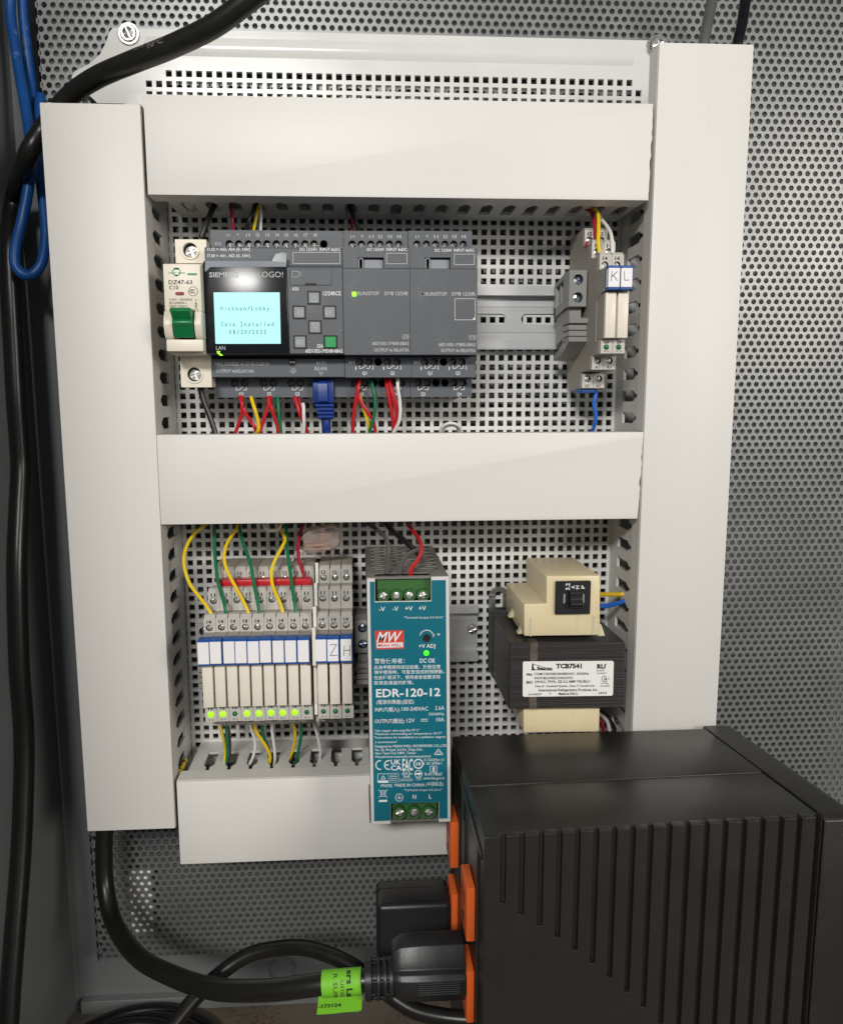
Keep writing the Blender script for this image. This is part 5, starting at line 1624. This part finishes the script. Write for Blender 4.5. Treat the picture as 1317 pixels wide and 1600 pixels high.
wire("left red wire of the pair under output Q2", [D_(558, 245, 34), D_(566, 310, 35), D_(552, 370, 35), D_(520, 460, 34), D_(495, 540, 32), D_(478, 612, 30)], 1.0, 'w_red', g)
wire("right red wire of the pair under output Q2", [D_(574, 245, 33), D_(574, 310, 35), D_(596, 370, 36), D_(628, 470, 34), D_(652, 550, 32), D_(662, 612, 30)], 1.0, 'w_red', g)
wire("green wire under the controller right of output Q2", [D_(652, 245, 32), D_(656, 320, 34), D_(664, 420, 34), D_(676, 520, 32), D_(684, 612, 30)], 1.0, 'w_green')
wire("red wire slanting down under output Q3", [D_(820, 245, 34), D_(838, 320, 35), D_(868, 410, 35), D_(898, 490, 33), D_(932, 560, 31), D_(950, 615, 28)], 1.0, 'w_red', g)
wire("red wire behind its partner under output Q3", [D_(848, 245, 31), D_(872, 330, 32), D_(896, 430, 31), D_(918, 530, 30), D_(925, 612, 28)], 1.0, 'w_dred', g)
wire("white wire crossing the red pair beside the blue network plug", [D_(900, 318, 36), D_(906, 350, 37), D_(908, 430, 37), D_(910, 520, 35), D_(904, 612, 32)], .95, 'w_white')
g = "wires under the lit expansion module"
wire("left red wire falling straight under the lit module", [B_(262, 1142, 36), B_(250, 1210, 38), B_(234, 1300, 37), B_(220, 1400, 34), B_(216, 1500, 30)], 1.0, 'w_red', g)
wire("red wire crossing rightward in front of the yellow one under the lit module", [B_(246, 1142, 34), B_(248, 1240, 36), B_(278, 1310, 36), B_(322, 1375, 35), B_(352, 1430, 33), B_(366, 1500, 30)], 1.0, 'w_red', g)
wire("yellow wire under the lit module, partly covered by a red wire", [B_(255, 1240, 33), B_(278, 1310, 34), B_(300, 1380, 33), B_(318, 1440, 32), B_(326, 1500, 30)], .95, 'w_yellow', g)
wire("green wire bending under the lit module", [B_(334, 1142, 35), B_(348, 1205, 38), B_(361, 1280, 38), B_(360, 1360, 37), B_(344, 1430, 35), B_(325, 1500, 31)], .95, 'w_green', g)
wire("leftmost red wire of the bundle right of the green wire", [B_(432, 1142, 36), B_(446, 1230, 38), B_(464, 1320, 37), B_(478, 1410, 35), B_(484, 1500, 31)], 1.0, 'w_red', g)
wire("middle red wire of the bundle right of the green wire", [B_(454, 1142, 37), B_(468, 1220, 39), B_(488, 1300, 38), B_(504, 1370, 36), B_(500, 1440, 34), B_(486, 1500, 31)], 1.0, 'w_red', g)
wire("red wire mostly behind the white wire under the lit module", [B_(462, 1142, 34), B_(486, 1250, 34), B_(512, 1330, 34), B_(514, 1400, 33), B_(500, 1460, 32), B_(490, 1500, 30)], 1.0, 'w_dred', g)
wire("white wire curving under the lit module's right half", [B_(512, 1142, 38), B_(512, 1200, 40), B_(524, 1280, 39), B_(528, 1360, 38), B_(518, 1430, 36), B_(482, 1500, 32)], .95, 'w_white', g)
g = "white loops over the middle duct"
wire("outer white wire loop rising over the middle duct", [B_(788, 1500, 22), B_(806, 1460, 26), B_(842, 1438, 28), B_(886, 1440, 28), B_(918, 1462, 26), B_(934, 1500, 22)], .8, 'w_white', g)
wire("inner white wire loop rising over the middle duct", [B_(802, 1500, 20), B_(828, 1462, 23), B_(866, 1450, 24), B_(900, 1462, 23), B_(916, 1500, 20)], .8, 'w_white', g)
g = "wires feeding the K and L relays"
wire("red wire dropping behind the yellow one to the K relay", [C_(738, 72, 28), C_(768, 85, 32), C_(788, 130, 36), C_(796, 190, 39), C_(797, 290, 42)], .95, 'w_dred', g)
wire("yellow wire in front of the K relay's upper terminals", [C_(775, 62, 30), C_(806, 80, 36), C_(819, 120, 44), C_(820, 200, 52), C_(818, 290, 58), C_(829, 378, 61)], 1.0, 'w_yellow', g)
wire("white wire bending over to the L relay", [C_(822, 100, 30), C_(840, 140, 36), C_(872, 180, 44), C_(900, 230, 52), C_(910, 300, 58), C_(912, 372, 61)], .95, 'w_white', g)
wire("blue wire under the K relay running into the middle duct", [C_(800, 1260, 32), C_(800, 1300, 33), C_(790, 1350, 33), C_(802, 1420, 33), C_(796, 1480, 32), C_(780, 1530, 28)], 1.1, 'w_blue')
g = "wires into the power supply's upper terminals"
wire("dark grey wire arching to the power supply's leftmost terminal", [E_(38, 20, 24), E_(90, 55, 38), E_(136, 95, 58), E_(155, 145, 72), E_(153, 200, 82), E_(142, 285, 88)], 1.15, 'w_grey', g)
wire("black wire slanting behind the red one over the power supply", [E_(130, 15, 24), E_(175, 65, 36), E_(230, 110, 50), E_(285, 160, 60), E_(310, 185, 62)], 1.5, 'w_black', g)
wire("dark grey wire turning from the black one down to the second terminal", [E_(312, 160, 66), E_(275, 172, 72), E_(238, 200, 78), E_(218, 240, 84), E_(208, 288, 88)], 1.15, 'w_grey', g)
wire("red wire kinked over the power supply's vents", [E_(245, 15, 28), E_(275, 60, 40), E_(308, 105, 54), E_(321, 145, 64), E_(312, 195, 74), E_(285, 235, 81), E_(268, 260, 85), E_(265, 288, 88)], 1.1, 'w_red', g)
g = "wires from the transformer to the right duct"
G_ = lambda u, v, d: (740 + u / 3.81, 810 + v / 3.81, d)
wire("amber wire from the bobbin into the right duct's slot", [G_(735, 452, 30), G_(800, 452, 28), G_(870, 452, 26), G_(920, 448, 26), G_(960, 452, 18)], 1.35, 'w_amber', g)
wire("blue wire from the bobbin into the right duct's slot", [G_(745, 522, 34), G_(790, 520, 32), G_(860, 505, 30), G_(915, 482, 28), G_(950, 456, 20)], 1.4, 'w_blue', g)
wire("white wire looping beside the lower bobbin into the right duct", [G_(735, 1160, 30), G_(765, 1175, 30), G_(795, 1210, 28), G_(808, 1260, 26)], 1.1, 'w_white', g)
wire("black wire looping outside the white one beside the lower bobbin", [G_(735, 1145, 26), G_(785, 1172, 26), G_(818, 1215, 26), G_(850, 1270, 22)], 1.2, 'w_black', g)
wire("crimson wire inside the white loop beside the lower bobbin", [G_(735, 1195, 30), G_(760, 1215, 30), G_(772, 1270, 28)], 1.2, 'w_dred', g)
# striped sleeve on a wire end at the left duct's foot
t = thing("wire_marker", "yellow and black striped wire sleeve in the left duct's lowest slot", "wire sleeve", P3(284, 1200, 34))
sv = [P3(290, 1188, 24), P3(285, 1198, 32), P3(279, 1209, 40)]
MB().tube(sv, 1.5, n=10, seg=4).build("sleeve", M['w_yellow'], t)
for f0, f1 in ((.18, .30), (.46, .56), (.72, .80)):
    a_, b__ = Vector(sv[0]), Vector(sv[2])
    MB().tube([tuple(a_.lerp(b__, f0)), tuple(a_.lerp(b__, f1))], 1.62, n=10, seg=1).build("stripe", M['w_black'], t)
MB().tube([sv[2], P3(274, 1213, 44)], 1.0, n=8, seg=2).build("core", M['w_white'], t)

# clear splice under the middle duct
t = thing("wire_splice", "clear plastic wire splice with metal clips under the middle duct", "wire splice", P3(500, 843, 30))
o_ = [(472, 838), (479, 830), (519, 821), (529, 827), (531, 850), (525, 857), (488, 867), (476, 864)]
MB().prism([P(x, y, 38) for x, y in o_], 26, 38).build("shell", M['splice'], t, bevel=1.0, seg=3)
cp = MB()
for (a_, b__, c_, e_) in ((478, 852, 512, 849), (480, 846, 514, 842), (486, 858, 516, 855)):
    cp.tube([P3(a_, b__, 32), P3(c_, e_, 32)], .8, n=8, seg=2)
a_, b__, c_, e_ = R4(500, 832, 519, 843, 33)
cp.box(a_, b__, 30, 33, c_, e_)
cp.build("clip", M['copper'], t, bevel=.2)

# network plug with ribbed boot
t = thing("network_plug", "blue network plug with ribbed boot under the controller", "network plug", P3(505, 640, 30))
bq = lambda u0, v0, u1, v1, d: R4(330 + u0 / 6.271, 580 + v0 / 6.271, 330 + u1 / 6.271, 580 + v1 / 6.271, d)
a_, b__, c_, e_ = bq(994, 112, 1200, 310, 38)
MB().box(a_, b__, 22, 38, c_, e_ + 2).build("hood", M['boot'], t, bevel=.7, seg=2)
a_, b__, c_, e_ = bq(1040, 100, 1146, 296, 40)
MB().prism([(38, e_ + 1.5), (41, e_ - 1.0), (40.4, c_), (38, c_ - .4)], a_, b__, 'dz').build("latch_cover", M['boot'], t, bevel=.4)
for v, u0, u1 in ((318, 1012, 1206), (356, 1022, 1206), (394, 1034, 1206), (430, 1042, 1204)):
    a_, b__, c_, e_ = bq(u0, v, u1, v + 30, 37)
    MB().box(a_, b__, 25, 37, c_, e_).build("boot_rib", M['boot'], t, bevel=.5)
a_, b__, c_, e_ = bq(1050, 310, 1196, 470, 35)
MB().box(a_, b__, 26, 35, c_, e_).build("boot_core", M['boot'], t)
MB().tube([P3(330 + 1124 / 6.271, 580 + 455 / 6.271, 31), P3(330 + 1128 / 6.271, 580 + 540 / 6.271, 31), P3(330 + 1132 / 6.271, 580 + 640 / 6.271, 28)], lambda s: 2.7 - .3 * s, n=14).build("cable", M['boot'], t)

# cables lying inside the closed ducts, seen through the slots
def bundle(name, label, pts, n, r, mats, spread):
    rg = random.Random(len(label))
    t = thing(name, label, "wire bundle", pts[0])
    for k in range(n):
        ox, od = rg.uniform(-spread, spread), rg.uniform(-8, 8)
        q = [(x + (ox if abs(pts[0][0] - pts[-1][0]) < 5 else 0) + rg.uniform(-2, 2), d + od + rg.uniform(-2, 2), z + (0 if abs(pts[0][0] - pts[-1][0]) < 5 else ox) + rg.uniform(-2, 2)) for x, d, z in pts]
        MB().tube(q, r * rg.uniform(.8, 1.2), n=8, seg=4).build("strand", M[mats[k % len(mats)]], t)
zs_ = [140 - 36 * i for i in range(11)]
bundle("wire_bundle", "dark bundle of wires glimpsed through the left duct's slots", [(-118, 20, z) for z in zs_], 9, 2.6, ['w_black', 'w_grey', 'cable', 'w_black', 'cable'], 7)
bundle("wire_bundle", "dark bundle of wires glimpsed through the right duct's slots", [(166, 20, z + 20) for z in zs_], 9, 2.6, ['w_black', 'cable', 'w_grey', 'w_black', 'cable'], 6.5)
bundle("wire_bundle", "dark bundle of wires glimpsed through the topmost duct's slots", [(-90 + 24 * i, 22, 122) for i in range(11)], 9, 2.6, ['w_black', 'w_grey', 'cable', 'w_grey', 'w_black'], 8)
bundle("wire_bundle", "grey bundle of wires glimpsed through the lowest duct's slots", [(-92 + 17 * i, 22, -222) for i in range(9)], 8, 2.8, ['greycable'], 8)  # grey strands added to make the slot interiors darker than the wall
